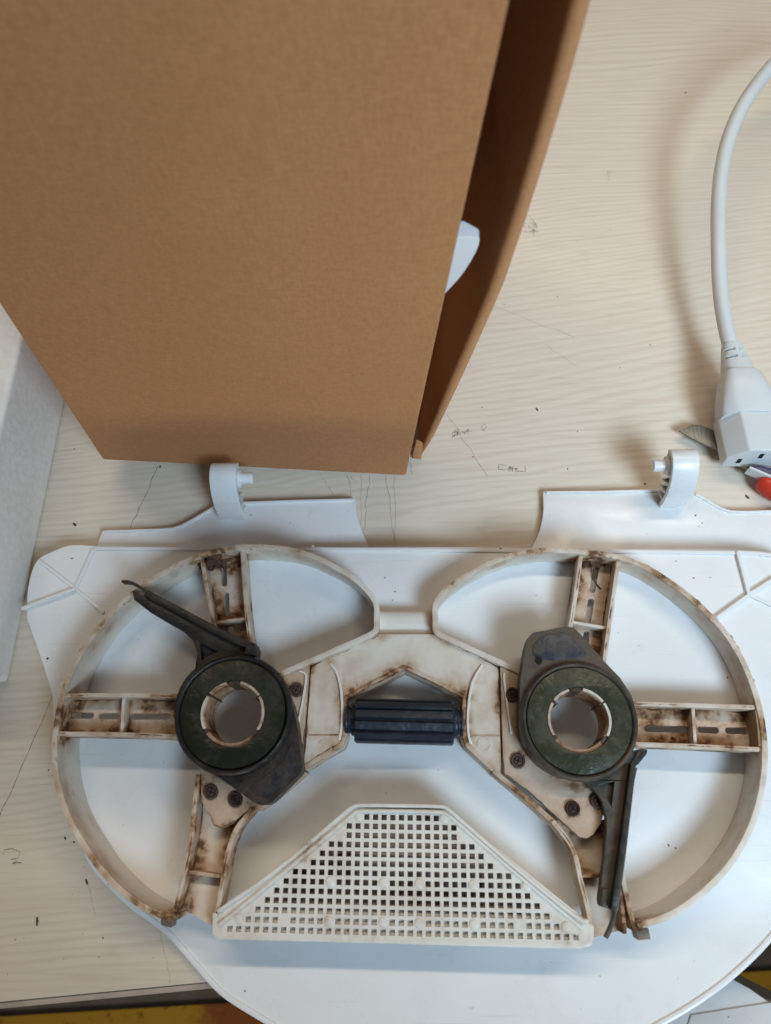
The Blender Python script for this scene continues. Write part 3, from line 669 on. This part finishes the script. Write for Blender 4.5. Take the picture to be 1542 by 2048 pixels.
# roller
ra, rb_ = W(711, 1441, 18), W(907, 1446, 18); ax = (rb_-ra).normalized(); ay = Vector((0, 0, 1)).cross(ax).normalized(); az = Vector((0, 0, 1))
def roll(r, x): return [ra+ax*x+(ay*math.cos(2*math.pi*k/len(r))+az*math.sin(2*math.pi*k/len(r)))*r[k] for k in range(len(r))]
Lr = (rb_-ra).length
flutes = []
for k in range(96):
    ph = (k/96*12) % 1
    flutes.append(6.7 if .16 < ph < .96 else 5.5)
rl = MB().loft([roll([q*.93 for q in flutes], 0), roll(flutes, .5), roll(flutes, Lr-.5), roll([q*.93 for q in flutes], Lr)]).build('roller', navy, fr, smooth=25)
for x0, x1, r in ((-1.0, .2, 4.6), (-2.2, -1.0, 3.9), (-2.9, -2.2, 4.5), (Lr-.2, Lr+1.0, 4.6), (Lr+1.0, Lr+2.1, 3.9), (Lr+2.1, Lr+2.8, 4.4)):
    MB().loft([roll([r]*32, x0), roll([r]*32, x1)]).build('roller_collar', navy, rl, .2)
MB().loft([roll([1.6]*16, -5), roll([1.6]*16, Lr+5)]).build('axle', screw_m, rl)

# grille with real square holes, on a square grid seen straight in the plan
ZG = 20.5
gO = W(802.5, 1866, ZG); gx = (W(1148, 1873, ZG)-W(456, 1856, ZG))/38; gy = (W(803, 1635.5, ZG)-gO)/12
gi = Matrix(((gx.x, gy.x), (gx.y, gy.y))).inverted()
def G(i, j): q = gO+gx*i+gy*j; return Vector((q.x, q.y))
def Gi(u, v): q = W(u, v, ZG)-gO; return gi @ Vector((q.x, q.y))
gl, gt, gr_ = Gi(433, 1830), Gi(702, 1616), Gi(1179, 1846); gtr = Gi(898, 1620)
rows = {12: 4, 11: 6, 10: 6, 9: 8, 8: 9, 7: 10, 6: 12, 5: 13, 4: 14, 3: 15, 2: 16, 1: 17, 0: 19}
solid = {(-13, 1), (13, 1), (-18, 1), (18, 1)}
pads = [(-8, 1), (-2, 1), (2, 1), (8, 1), (-8, 5), (-2, 5), (2, 5), (8, 5)]
solid |= set(pads); padl = pads+[(-18, 1), (18, 1), (-13.9, 5), (13.9, 5), (-4.9, 12), (4.9, 12)]
def edge_l(j): t = max(0, (j-gl.y)/(gt.y-gl.y)); return gl.x+(gt.x-gl.x)*t
def edge_r(j): t = max(0, (j-gr_.y)/(gtr.y-gr_.y)); return gr_.x+(gtr.x-gr_.x)*t
hw = .305; mb = MB(); zt, zl = ZG, ZG-1.0
def quad(a, b, c, d):
    for z, flip in ((zt, 0), (zl, 1)):
        vs = [(q.x, q.y, z) for q in (a, b, c, d)]; mb.add(vs, [(3, 2, 1, 0) if flip else (0, 1, 2, 3)])
bounds = [-.78]
for j in range(13): bounds += [j-hw, j+hw]
bounds.append(gt.y)
for k in range(len(bounds)-1):
    j0, j1 = bounds[k], bounds[k+1]
    if k % 2 == 0:
        quad(G(edge_l(j0), j0), G(edge_r(j0), j0), G(edge_r(j1), j1), G(edge_l(j1), j1)); continue
    j = k//2; hs = [i for i in range(-rows[j], rows[j]+1) if (i, j) not in solid]
    xs = [(edge_l(j0), edge_l(j1))]
    for i in hs: xs += [(i-hw, i-hw), (i+hw, i+hw)]
    xs.append((edge_r(j0), edge_r(j1)))
    for m in range(0, len(xs), 2):
        quad(G(xs[m][0], j0), G(xs[m+1][0], j0), G(xs[m+1][1], j1), G(xs[m][1], j1))
    for i in hs:
        P4 = [G(i-hw, j0), G(i+hw, j0), G(i+hw, j1), G(i-hw, j1)]
        vs = [(q.x, q.y, zt) for q in P4]+[(q.x, q.y, zl) for q in P4]
        mb.add(vs, [(a, (a+1) % 4, (a+1) % 4+4, a+4) for a in range(4)])
gp = mb.build('grille', grille_m, fr, smooth=1)
for p in gp.data.polygons: p.use_smooth = False
for i, j in padl:
    q = G(i, j); c = Vector((q.x, q.y, ZG-.1))
    MB().loft([[c+Vector((r*math.cos(2*math.pi*k/16), r*math.sin(2*math.pi*k/16), z)) for k in range(16)] for r, z in ((1.35, 0), (1.3, .35), (.9, .55), (.3, .6))]).build('pin_pad', grille_m, gp, smooth=50)
gout = spline(XY([(434, 1824), (554, 1740), (687, 1628)], ZG+1), 3)+spline(XY([(696, 1620), (706, 1614), (722, 1611), (800, 1611.5), (878, 1613), (894, 1617), (910, 1630)], ZG+1), 4)+spline(XY([(920, 1639), (1030, 1735), (1150, 1832), (1178, 1843)], ZG+1), 3)
MB().wall(gout, 1.05, ZT+2, ZG+1, side=0).build('grille_border', grille_m, gp, .35)
gin = XY([(436, 1852), (560, 1752), (694, 1640)], ZG+.8)+spline(XY([(706, 1630), (720, 1623.5), (800, 1623), (880, 1625), (896, 1630)], ZG+.8), 4)+XY([(908, 1640), (1030, 1746), (1166, 1858)], ZG+.8)
MB().wall(gin, .9, ZG-1, ZG+.8).build('border_ridge', grille_m, gp, .25)
MB().wall(XY([(430, 1826), (429, 1868), (436, 1873), (640, 1878), (830, 1883), (1000, 1888), (1160, 1892), (1180, 1888), (1184, 1850)], ZG+.2), 1.5, ZG-3.2, ZG+.1).build('front_edge', grille_m, gp, .4)
for u, v in ((522, 1877), (1083, 1892)):
    MB().prism(XY([(u-7, v-3), (u+7, v-3), (u+7, v+6), (u-7, v+6)], ZG-.5), ZG-3, ZG-.5).build('clip', grille_m, gp, .3)
# dirty tray below the grille: shallow in front, deeper behind
p1, p2, p3, p4 = (W(u, v, ZG) for u, v in ((440, 1868), (1170, 1886), (884, 1628), (716, 1626)))
mb = MB(); N = 10
for k in range(N):
    t0, t1 = k/N, (k+1)/N
    def at(t, s): q = (p1.lerp(p4, t)) if s == 0 else p2.lerp(p3, t); return Vector((q.x, q.y, ZG-1.7-3.4*min(1, max(0, (t-.20)*2.0))))
    mb.add([at(t0, 0), at(t0, 1), at(t1, 1), at(t1, 0)], [(0, 1, 2, 3)])
    if k in (1, N-1): mb.build('grille_backing', cream_clean if k == 1 else backing_m, gp); mb = MB()

# rotors
def rotor(c, outline, mats, side):
    rub, disc_m, wt_m, tube_m = mats
    cc = W(*c, 29); K = cc.xy; sc = (W(c[0]+100, c[1], 29)-cc).length/100     # mm per pixel at the rotor's height
    body = MB().prism(XY(outline, 28), 20.9, 28, [circ(K, 66*sc, n=48, full=True)]).build('rotor', rub, fr, .9, seg=3, smooth=40)
    ringp = [(118.5*sc, 27), (118.5*sc, 28.4), (116*sc, 29.3), (111*sc, 29.8), (107.5*sc, 29.5), (106*sc, 28.6), (105.5*sc, 27.5)]
    MB().loft([[Vector((K.x+r*math.cos(2*math.pi*k/72), K.y+r*math.sin(2*math.pi*k/72), z)) for k in range(72)] for r, z in ringp], cap=False).build('housing_rim', rub, body, smooth=50)
    MB().prism(circ(K, 104.5*sc, n=72, full=True), 27.8, 29.7, [circ(K, 65*sc, n=56, full=True)]).build('disc', disc_m, body, .25)
    MB().prism(circ(K, 64.2*sc, n=56, full=True), 16.5, 28.6, [circ(K, 57*sc, n=56, full=True)]).build('bore_tube', tube_m, body, .2)
    for a0, a1 in ((-32, 31), (-79, -35), (-141, -105), (151, 213)):
        arc = [Vector((K.x+q.x, K.y-q.y)) for q in circ((0, 0), 61*sc, a0, a1, 16)]
        MB().wall(arc, 5.5*sc, 20, 30.0).build('collar_segment', collar_m, body, .2)
    for a0, a1 in ((-103, -81), (-35.5, -32.5), (-144.5, -141.5), (34, 46), (143, 150)):
        arc = [Vector((K.x+q.x, K.y+q.y)) for q in circ((0, 0), (60.5 if a1-a0 > 4 else 58)*sc, -a0, -a1, 6)]
        MB().wall(arc, (7.5 if a1-a0 > 4 else 13)*sc, 18, 29.2).build('collar_notch', notch_m, body, .1)
    for a0, a1 in ((33, 148),):
        arc = [Vector((K.x+q.x, K.y-q.y)) for q in circ((0, 0), 61.5*sc, a0, a1, 22)]
        MB().wall(arc, 5*sc, 20, 28.7).build('stained_shaded_collar', rusty, body, .2)  # brown colour carries both the stain and the shadow on this lower edge
    return body
Lc, Rc = (466, 1427), (1158, 1440)
Lout = [(585, 1408), (592, 1440), (599, 1488), (604, 1534), (603, 1544), (597, 1552), (545, 1604), (537, 1609), (521, 1610), (508, 1605), (460, 1571), (388, 1519)]+[(466+118*math.cos(R(a)), 1427+118*math.sin(R(a))) for a in range(134, 338, 6)]
Rout = [(1158+118*math.cos(R(a)), 1440+118*math.sin(R(a))) for a in range(0, 187, 6)]+[(1039, 1416), (1041, 1358), (1051, 1292), (1056, 1275), (1066, 1265), (1130, 1253), (1147, 1255), (1163, 1270), (1208, 1322), (1240, 1355), (1264, 1392)]
lrot = rotor(Lc, Lout, (rubber_l, olive_l, weight_l, rusty), 'l')
rrot = rotor(Rc, Rout, (rubber_r, olive_r, weight_r, rusty), 'r')
MB().prism(spline(XY([(1070, 1312), (1066, 1294), (1080, 1276), (1104, 1268), (1130, 1265), (1146, 1276), (1166, 1298), (1172, 1312), (1140, 1317), (1100, 1320)], 28.4), 4, True), 27.5, 28.25).build('weight_face', weight_r, rrot, .22)
MB().prism(spline(XY([(584, 1490), (591, 1526), (584, 1545), (558, 1572), (536, 1593), (518, 1592), (500, 1574), (530, 1553), (564, 1522)], 28.4), 4, True), 27.5, 28.25).build('weight_face', weight_l, lrot, .22)
for (u, v), r in (((1078, 1321), rrot), ((477, 1557), lrot)):
    MB().prism(circ(W(u, v, 28.6).xy, 1.0, n=16, full=True), 27.4, 28.62).build('peg_hole', black, r)  # raised black disc stands in for the hole's shade
# left arm with its raised ridge and bent tip
la = MB().prism(XY([(264, 1182), (324, 1206), (389, 1242), (438, 1268), (493, 1292), (511, 1304), (500, 1330), (440, 1345), (388, 1348), (394, 1305), (386, 1281), (366, 1262), (337, 1246), (298, 1223), (268, 1199)], 25), 21.5, 25, [XY([(400, 1285), (433, 1304), (403, 1321)], 25)]).build('arm', rubber_l, lrot, .35)
MB().prism(XY([(395, 1278), (440, 1304), (398, 1330)], 23), 20, 23).build('arm_pocket', weight_l, la)
MB().wall(XY([(286, 1182), (324, 1202), (389, 1237), (438, 1263), (470, 1278), (508, 1294)], 28.5), 2.3, 21, lambda t: 26.5+2*t).build('arm_ridge', rubber_l, la, .35)
MB().prism(XY([(493, 1288), (512, 1291), (510, 1310), (488, 1308)], 28.8), 20, 28.8).build('arm_end', rubber_l, la, .4)
MB().wall(spline(XY([(243, 1162), (260, 1163.5), (280, 1174), (296, 1188), (310, 1204)], 26), 5), .8, 23, 26).build('arm_tip', rubber_l, la, .2)
# right arm
rar = MB().prism(XY([(1164, 1560), (1186, 1577), (1204, 1602), (1213, 1635), (1213, 1662), (1207, 1730), (1198, 1800), (1200, 1813), (1227, 1820), (1237, 1774), (1247, 1709), (1262, 1563), (1272, 1520), (1240, 1530), (1200, 1550)], 25), 21.5, 25, [XY([(1198, 1571), (1229, 1563), (1223, 1613)], 25)]).build('arm', rubber_r, rrot, .35)
MB().prism(XY([(1192, 1566), (1236, 1556), (1222, 1622)], 23), 20, 23).build('arm_pocket', rubber_r, rar)
MB().wall(XY([(1285, 1500), (1268, 1530), (1264, 1563), (1254, 1640), (1245, 1709), (1236, 1774), (1228, 1822)], 28.5), 1.5, 20, 28).build('arm_ridge', rubber_l, rar, .3)
MB().wall(XY([(1272, 1535), (1266, 1563), (1257, 1640), (1249, 1709), (1240, 1774), (1233, 1822)], 27), .9, 19, 27).build('arm_blade', rubber_r, rar, .25)
MB().wall(spline(XY([(1233, 1815), (1229, 1836), (1223, 1856), (1213, 1877)], 25), 5), .9, 22.5, 25).build('arm_tip', rubber_r, rar, .2)
MB().prism(XY([(1205, 1777), (1224, 1780), (1221, 1816), (1201, 1812)], 25.8), 24, 25.8).build('arm_pad', olive_r, rar, .4)
MB().prism(XY([(1272, 1510), (1284, 1497), (1296, 1499), (1294, 1508), (1276, 1530)], 27), 19, 27).build('arm_end', rubber_l, rar, .35)
# dirt clumps and hairs
def clump(u, v, z, r, n):
    mb = MB()
    for _ in range(n):
        a = random.uniform(0, 6.28); d = r*math.sqrt(random.random()); c = W(u, v, z)+Vector((d*math.cos(a), d*math.sin(a)*.7, 0)); s_ = random.uniform(.35, 1.3)
        ring = [c+Vector((s_*random.uniform(.5, 1.4)*math.cos(k*.9), s_*random.uniform(.6, 1.3)*math.sin(k*.9), 0)) for k in range(7)]
        mb.loft([[q-Vector((0, 0, 1.5)) for q in ring], [c+(q-c)*.7+Vector((0, 0, s_*.14)) for q in ring], [c+(q-c)*.3+Vector((0, 0, s_*.22)) for q in ring]])
    o = mb.build('dirt_clump', dirt, fr, smooth=60); o['kind'] = 'stuff'
clump(418, 1124, 18, 3.2, 50); clump(440, 1118, 14.5, 3.5, 60); clump(424, 1117, 20.6, 3, 40); clump(1175, 1120, 15, 2.6, 25); clump(1196, 1124, 14.6, 3, 20); 
for pts in ([(1180, 1122, 19), (1189, 1136, 16), (1186, 1155, 15), (1193, 1168, 14.8), (1202, 1178, 14.8)], [(1343, 1474, 14.6), (1351, 1479, 14.8), (1348, 1485, 14.8), (1340, 1484, 14.6)]):
    MB().tube(spline([W(*q) for q in pts], 5), .28, 6).build('hair', dirt, fr)

# ------------------------------------------------------------------ cardboard box
bx = thing('cardboard_box', 'tall plain brown cardboard box leaning sideways behind the dirty frame', 'box', tuple(W(812, 952, 0)))
BR = W(812, 952, 0); ha = R(-1.7)
bt = Vector((math.cos(ha), math.sin(ha), 0)); bn = Vector((-math.sin(ha), math.cos(ha), 0))
BL = on_plane(205, 920, BR, bn); E1 = (BL-BR); BW = E1.length; E1 = E1.normalized()
E3 = (on_plane(1020, 0, BR, bn)-BR); E3 = (E3-E1*E3.dot(E1)).normalized()
BH, BD, TH = 232.0, 120.0, 3.0
def bp(a, d, h): return BR+E1*a+bn*d+E3*h        # a along the front to the left, d back, h up
def panel(name, o, a, b, c, mat, bev=1.2): return MB().box(o, a, b, c).build(name, mat, bx, bev, seg=3)
panel('front_panel', bp(0, 0, 0), E1*BW, bn*TH, E3*BH, kraft)
panel('left_panel', bp(BW-TH, TH+.3, .5), E1*TH, bn*(BD-TH*2-.6), E3*(BH-1), kraft)
panel('back_panel', bp(0, BD-TH, .5), E1*BW, bn*TH, E3*(BH-1), kraft)
panel('top_panel', bp(TH*.2, TH+.3, BH-TH-1), E1*(BW-TH*1.4), bn*(BD-2*TH-.6), E3*TH, kraft_in, .6)
panel('bottom_panel', bp(TH*.2, TH+.3, 2), E1*(BW-TH*1.4), bn*(BD-2*TH-.6), E3*TH, kraft_in, .6)
# right flap: hinged at the back, rounded free edge at the front, leaning outwards
FB = W(841, 912, 0.3)
fpath = spline([on_plane(u, v, FB, bn) for u, v in ((841, 912), (853, 890), (887, 814), (941, 690), (985, 588), (1013, 507), (1045, 411), (1110, 200), (1178, -45))], 4)
FH = (fpath[-1]-FB).length
back_b = bp(-1.5, BD+1, 1); back_t = bp(-1.5, BD+1, FH)
rings = []; nst = len(fpath)-1
for i in range(nst+1):
    t = i/nst
    f0 = fpath[i]; t = min(1, (f0-FB).length/FH); b0 = back_b.lerp(back_t, t)
    d = (b0-f0); d.z = 0; L = d.length; d.normalize(); nn = Vector((d.y, -d.x, 0))       # points outwards (right)
    th = 2.4 + 1.2*min(1, t*3); taper = min(1.0, .35+t*9)
    bow = .6*math.sin(math.pi*t)
    r = []
    for k in range(9):                                                                  # rounded nose
        a = R(90+180*k/8); r.append(f0+d*(th/2+math.cos(a)*th/2*1.0)+nn*(math.sin(a)*th/2*taper+bow))
    r2 = [b0-nn*th/2, b0+nn*th/2]
    mid_in = f0.lerp(b0, .45)-nn*(th/2-bow*.5); mid_out = f0.lerp(b0, .45)+nn*(th/2+bow*.5)
    rings.append(r+[mid_in, r2[0], r2[1], mid_out])
flap = MB().loft(rings).build('side_flap', kraft_in, bx, smooth=40)
# a tucked inner flap with its crease, inside the opening
panel('inner_flap', bp(6, 8, 3), E1*2.2, bn*70, E3*92+E1*1.5, kraft_in, .4)
MB().add([FB+Vector((-3.2, -1.0, .2)), FB+Vector((.2, -1.6, .2)), FB+Vector((.8, .5, 8)), FB+Vector((-1.8, .6, 10)), FB+Vector((-3.0, .8, .2)), FB+Vector((.4, .2, .2)), FB+Vector((1.2, 1.8, 8)), FB+Vector((-1.4, 2.0, 10))],
         [(0, 1, 2, 3), (7, 6, 5, 4), (0, 4, 5, 1), (1, 5, 6, 2), (2, 6, 7, 3), (3, 7, 4, 0)]).build('corner_fold', kraft, bx, .3)

# white thing inside the box, poking out past its front panel
wi = thing('white_casing', 'white glossy plastic casing poking out between the box front and its flap', 'plastic casing', tuple(bp(30, 20, 6)))
q0 = bp(0, 6.5, 0)
def proj(u, v): return on_plane(u, v, q0, bn)
sil = [proj(*p) for p in ((885, 474), (952, 474), (957, 476), (959, 481), (957, 492), (951, 506), (941, 524), (929, 543), (916, 560), (902, 575), (890, 588))]
hid = [bp(30, 6.5, (sil[-1]-BR).dot(E3)), bp(30, 6.5, 6), bp(90, 6.5, 6), bp(90, 6.5, (sil[0]-BR).dot(E3))]
poly = sil+hid
MB().loft([poly, [q+bn*2.6 for q in poly], [q+bn*4.4+E1*(3 if k < 11 else 0) for k, q in enumerate(poly)]]).build('casing_shell', white, wi, .8, seg=3, ang=30, smooth=50)

# ------------------------------------------------------------------ foam block on the left
fo = thing('foam_block', 'white foam block at the left edge beside the cardboard box', 'foam block', tuple(W(20, 1350, 0)))
fa, fb = W(18, 1366, 0), W(134, 790, 0); fd = (fb-fa).normalized(); fb = fa+fd*230; fl = Vector((-fd.y, fd.x, 0))*90
MB().box(fa+Vector((0, 0, .05)), fb-fa, fl, (0, 0, 38)).build('foam_body', foam_m, fo, 2.2, seg=4, jitter=0.0)
mb = MB()
for q in range(90):
    c = fa+fd*random.uniform(10, 200)+fl.normalized()*random.uniform(.2, 6)+Vector((0, 0, 38.0)); s_ = random.uniform(.2, .5); e = Vector((random.gauss(0, 1), random.gauss(0, 1), .5)).normalized()*s_*2
    mb.add([c, c+Vector((s_*.3, 0, 0)), c+e, c+e*.5+Vector((0, s_*.4, .1))], [(0, 1, 2), (0, 2, 3)])
o = mb.build('foam_fibres', foam_m, fo); o['kind'] = 'stuff'

# ------------------------------------------------------------------ power cord with its connector
pcord = thing('power_cord', 'light grey power cord ending in a three-slot connector at the right', 'power cord', tuple(W(1490, 850, 0)))
cp = [(1700, 40, 34), (1610, 80, 34), (1560, 116, 33), (1522, 158, 32), (1485, 212, 31), (1458, 275, 29), (1443, 340, 27), (1437, 410, 25), (1437, 490, 23), (1440, 570, 20), (1448, 635, 18), (1460, 690, 16.5), (1470, 720, 15.5)]
MB().tube(spline([W(*q) for q in cp], 8), 2.75, 20).build('cable', grey_white, pcord, smooth=60)
A = W(1463, 694, 16.5); B = Vector((132.0, 14.3, 10.0)); pa = (B-A).normalized(); PL = (B-A).length
ps = Vector((-1, .03, 0)); pu = Vector((0, .06, 1)).normalized()
def sect(t, hw_, hu, hd, ch, rnd):
    """cross-section with chamfered upper corners; rnd = 1 rounds it to an ellipse"""
    c = A+pa*(PL*t); out = []
    for k in range(48):
        a = 2*math.pi*k/48; ca, sa = math.cos(a), math.sin(a); h = hu if sa > 0 else hd
        ex, ey = hw_*ca, h*sa
        s_ = 1/max(abs(ca), abs(sa)); bxx, by = hw_*max(-1, min(1, ca*s_)), h*max(-1, min(1, sa*s_))
        if by > 0 and abs(bxx)/hw_+by/h > 2-ch:
            f = (2-ch)/(abs(bxx)/hw_+by/h); bxx *= f; by *= f
        out.append(c+ps*(bxx*(1-rnd)+ex*rnd)+pu*(by*(1-rnd)+ey*rnd))
    return out
rings = []
for i in range(31):                                   # strain relief, with two rows of cut slots
    t = i/30*.27; k = i/30
    base = sect(t, 3.6+2.6*k, 3.3+2.0*k, 3.3+2.2*k, 0, .9)
    c = A+pa*(PL*t)
    if i in (7, 8, 15, 16):
        for q in range(48):
            deg = q*7.5
            if 25 < deg < 82 or 98 < deg < 155 or 205 < deg < 335: base[q] = c+(base[q]-c)*.68
    rings.append(base)
MB().loft(rings).build('strain_relief', grey_white, pcord, smooth=32)
body = [(.255, 4.9, 4.6, 4.8, .1, .5), (.27, 6.2, 5.8, 5.6, .2, .4), (.30, 7.0, 6.3, 6.0, .25, .4), (.42, 8.6, 6.8, 6.4, .3, .36), (.54, 9.9, 6.8, 6.6, .35, .32), (.64, 10.6, 6.7, 6.6, .4, .3), (.665, 10.4, 6.4, 6.4, .45, .3)]
MB().loft([sect(*q) for q in body]).build('connector_grip', grey_white, pcord, smooth=40)
def nose(t, g):
    c = A+pa*(PL*t); P6 = [(-11.1, -6), (11.1, -6), (11.1, -.2), (5.4, 6.1), (-5.4, 6.1), (-11.1, -.2)]
    return [c+ps*(x*g)+pu*(y*g) for x, y in P6]
cb = MB().loft([nose(.63, .97), nose(1.0, 1.0)]).build('connector_nose', grey_white, pcord, .7, seg=3, smooth=40)
for du, dv in ((-6.2, -1.6), (0, 2.2), (6.2, -1.6)):
    c = A+pa*(PL+.03)+ps*(-du)+pu*dv
    MB().box(c-ps*.65-pu*1.4-pa*1.5, ps*1.5, pu*3.0, pa*1.56).build('pin_slot', black, cb)  # black block just proud of the face, painted as the slot's shade

# ------------------------------------------------------------------ utility knife under the connector
kn = thing('utility_knife', 'red-handled knife whose grey blade sticks out from under the connector', 'knife', tuple(W(1500, 945, 0)))
ZK = 4.6
MB().prism(XY([(1358, 861), (1385, 848.5), (1403, 850), (1442, 866), (1500, 893), (1490, 926), (1443, 903), (1410, 889), (1381, 875)], ZK), ZK-.7, ZK).build('blade', blade_m, kn, .12)
MB().prism(XY([(1443, 893), (1450, 890), (1512, 925), (1502, 938), (1447, 909)], ZK), ZK-2.0, ZK-.8).build('blade_guide', brass_m, kn, .2)
k0, k1 = W(1531, 969, 4.6), W(1667, 1043, 4.6); kd = (k1-k0).normalized(); kp = Vector((-kd.y, kd.x, 0)); rings = []
for i, (x, r) in enumerate(((-3.0, .6), (-2.7, 2.1), (-1.7, 3.3), (0, 4.0), (3, 4.3), (12, 4.4), (25, 4.5))):
    rings.append([k0+kd*x+kp*math.cos(2*math.pi*k/20)*r*.9+Vector((0, 0, 1))*(math.sin(2*math.pi*k/20)*r) for k in range(20)])
MB().loft(rings).build('handle', red_m, kn, smooth=50)
MB().prism(XY([(1504, 933), (1516, 930), (1600, 950), (1600, 985), (1545, 954)], 8.6), 5, 8.6).build('slider', blue_m, kn, .4)
MB().wall(XY([(1500, 934), (1545, 953), (1590, 976)], 9), .8, 4, 9).build('slider_rail', grey_white, kn, .2)

# ------------------------------------------------------------------ dirt worked into the frame's joints: a value per vertex, strongest along the joints
from mathutils.kdtree import KDTree
JT = []
def joint(path, z, k, r):
    p = dense(path, .8); a, b, c = (random.uniform(0, 6.28) for _ in range(3))
    for i, q in enumerate(p):
        v = .62+.22*math.sin(i*.11+a)+.2*math.sin(i*.31+b)+.12*math.sin(i*.83+c)
        JT.append((Vector((q.x, q.y, z)), k*max(.1, min(1.1, v)), r))
for l, r, z in SPK:
    joint(l, z, 1.1, 4.4); joint(r, z, 1.1, 4.4); joint(l, ZR-1, .7, 1.8); joint(r, ZR-1, .7, 1.8)
    joint([l[0], r[0]], z, 1.1, 6); joint([l[-1], r[-1]], z, .8, 5)
for a, b in (((425, 1246), (494, 1236)), ((247, 1393), (243, 1467)), ((1145, 1244), (1214, 1256)), ((1386, 1414), (1391, 1490)), ((378, 1744), (449, 1754)), ((1160, 1752), (1240, 1750))):
    joint(XY([a, b], ZR-4), 14.3, 1.0, 3.2)
for rr, lo, hi in ((Lring, 0, 27), (Rring, 8, 30)):
    p = rim(rr); joint(p[lo*5:hi*5], ZR, .75, 2.2); joint(p[lo*5:hi*5], ZR-4, .55, 4.5)
for u0, v0 in ((430, 1108), (1195, 1108), (112, 1430), (1527, 1458), (352, 1830), (1262, 1850)):
    q = W(u0, v0, ZR); JT.extend([(q, 1.2, 6.5), (q-Vector((0, 0, 4)), 1.2, 6.5)]*1)
J = lambda pts, z, k, r: joint(XY(pts, z), z, k, r)
J([(757, 1268), (690, 1300), (575, 1350)], ZB, .7, 2.2); J([(866, 1268), (930, 1298), (1050, 1352)], ZB, .7, 2.2)
J([(623, 1328), (607, 1534)], ZB, .8, 2.6); J([(997, 1331), (1003, 1549)], ZB, .8, 2.6)
J([(690, 1470), (690, 1396), (750, 1364), (809, 1333)], ZB, 1.0, 4.0); J([(809, 1333), (868, 1361), (928, 1391), (929, 1472)], ZB, 1.0, 4.0)
J([(607, 1534), (645, 1511), (683, 1489), (690, 1470)], ZB, .9, 3.6); J([(929, 1472), (935, 1491), (987, 1538)], ZB, .9, 3.6)
J([(987, 1541), (1030, 1577), (1072, 1612), (1111, 1648)], ZB, .9, 2.0); J([(605, 1540), (545, 1590), (506, 1618)], ZB, .9, 2.0)
J([(683, 1470), (617, 1470)], ZB, .6, 1.8); J([(937, 1471), (1000, 1471)], ZB, .6, 1.8)
J([(660, 1326), (681, 1374), (684, 1450)], ZB, .7, 2.2); J([(965, 1329), (942, 1376), (936, 1466)], ZB, .7, 2.2)
J([(652, 1350), (648, 1500)], ZB, .42, 6.5); J([(968, 1350), (970, 1510)], ZB, .42, 6.5); J([(720, 1320), (700, 1345)], ZB, .35, 6); J([(900, 1320), (925, 1350)], ZB, .4, 6)
for u, v, r in ((150, 1412, 4), (1300, 1440, 4.5), (1490, 1435, 5), (438, 1228, 4), (482, 1224, 3), (300, 1405, 4), (1360, 1475, 4), (1205, 1290, 4), (470, 1130, 4)): JT.append((W(u, v, 14.3), 1.25, r))
J(Lpl[2:9], ZP, .8, 2.2); J(Rpl[1:11], ZP, .7, 2.0)
for c in (Lc, Rc): joint(circ(W(*c, ZP).xy, 121*.1487), ZP, 1.0, 3.4)
for u, v in ((422, 1584), (471, 1599), (593, 1380), (1025, 1389), (1036, 1522), (1145, 1617), (1195, 1602)): joint(circ(W(u, v, ZP).xy, 2.2), ZP, .8, 1.3)
kd = KDTree(len(JT))
for i, q in enumerate(JT): kd.insert(q[0], i)
kd.balance()
def soil(o, step):
    me = o.data; rl = root_loc(o.parent)
    bm = bmesh.new(); bm.from_mesh(me)
    for ax in (0, 1):
        lo = min(q.co[ax] for q in bm.verts); hi = max(q.co[ax] for q in bm.verts)
        n = int((hi-lo)*1000/step)
        for k in range(1, n):
            co = [0, 0, 0]; no = [0, 0, 0]; co[ax] = lo+(hi-lo)*k/n; no[ax] = 1
            bmesh.ops.bisect_plane(bm, geom=bm.verts[:]+bm.edges[:]+bm.faces[:], dist=1e-6, plane_co=co, plane_no=no)
    lo = min(q.co.z for q in bm.verts); hi = max(q.co.z for q in bm.verts); n = int((hi-lo)*1000/2.2)
    for k in range(1, n):
        bmesh.ops.bisect_plane(bm, geom=bm.verts[:]+bm.edges[:]+bm.faces[:], dist=1e-6, plane_co=(0, 0, lo+(hi-lo)*k/n), plane_no=(0, 0, 1))
    bm.to_mesh(me); bm.free()
    at = me.attributes.new('grime', 'FLOAT', 'POINT'); vals = []
    for q in me.vertices:
        w_ = (q.co+rl)*1000; g = 0.0
        for (_, i, d) in kd.find_n(w_, 10):
            g = max(g, JT[i][1]*math.exp(-(d/JT[i][2])**1.3))
        vals.append(g)
    at.data.foreach_set('value', vals)
def tree(o):
    for ch in o.children:
        yield ch; yield from tree(ch)
for o in list(tree(fr)):
    if o.type == 'MESH' and o.data.materials[0] in (cream, cream_heavy, cream_tan) and o.get('kind') != 'stuff':
        soil(o, 1.5 if o.name.split('.')[0] in ('bridge_plate', 'bearing_plate', 'spoke') else 3.0)
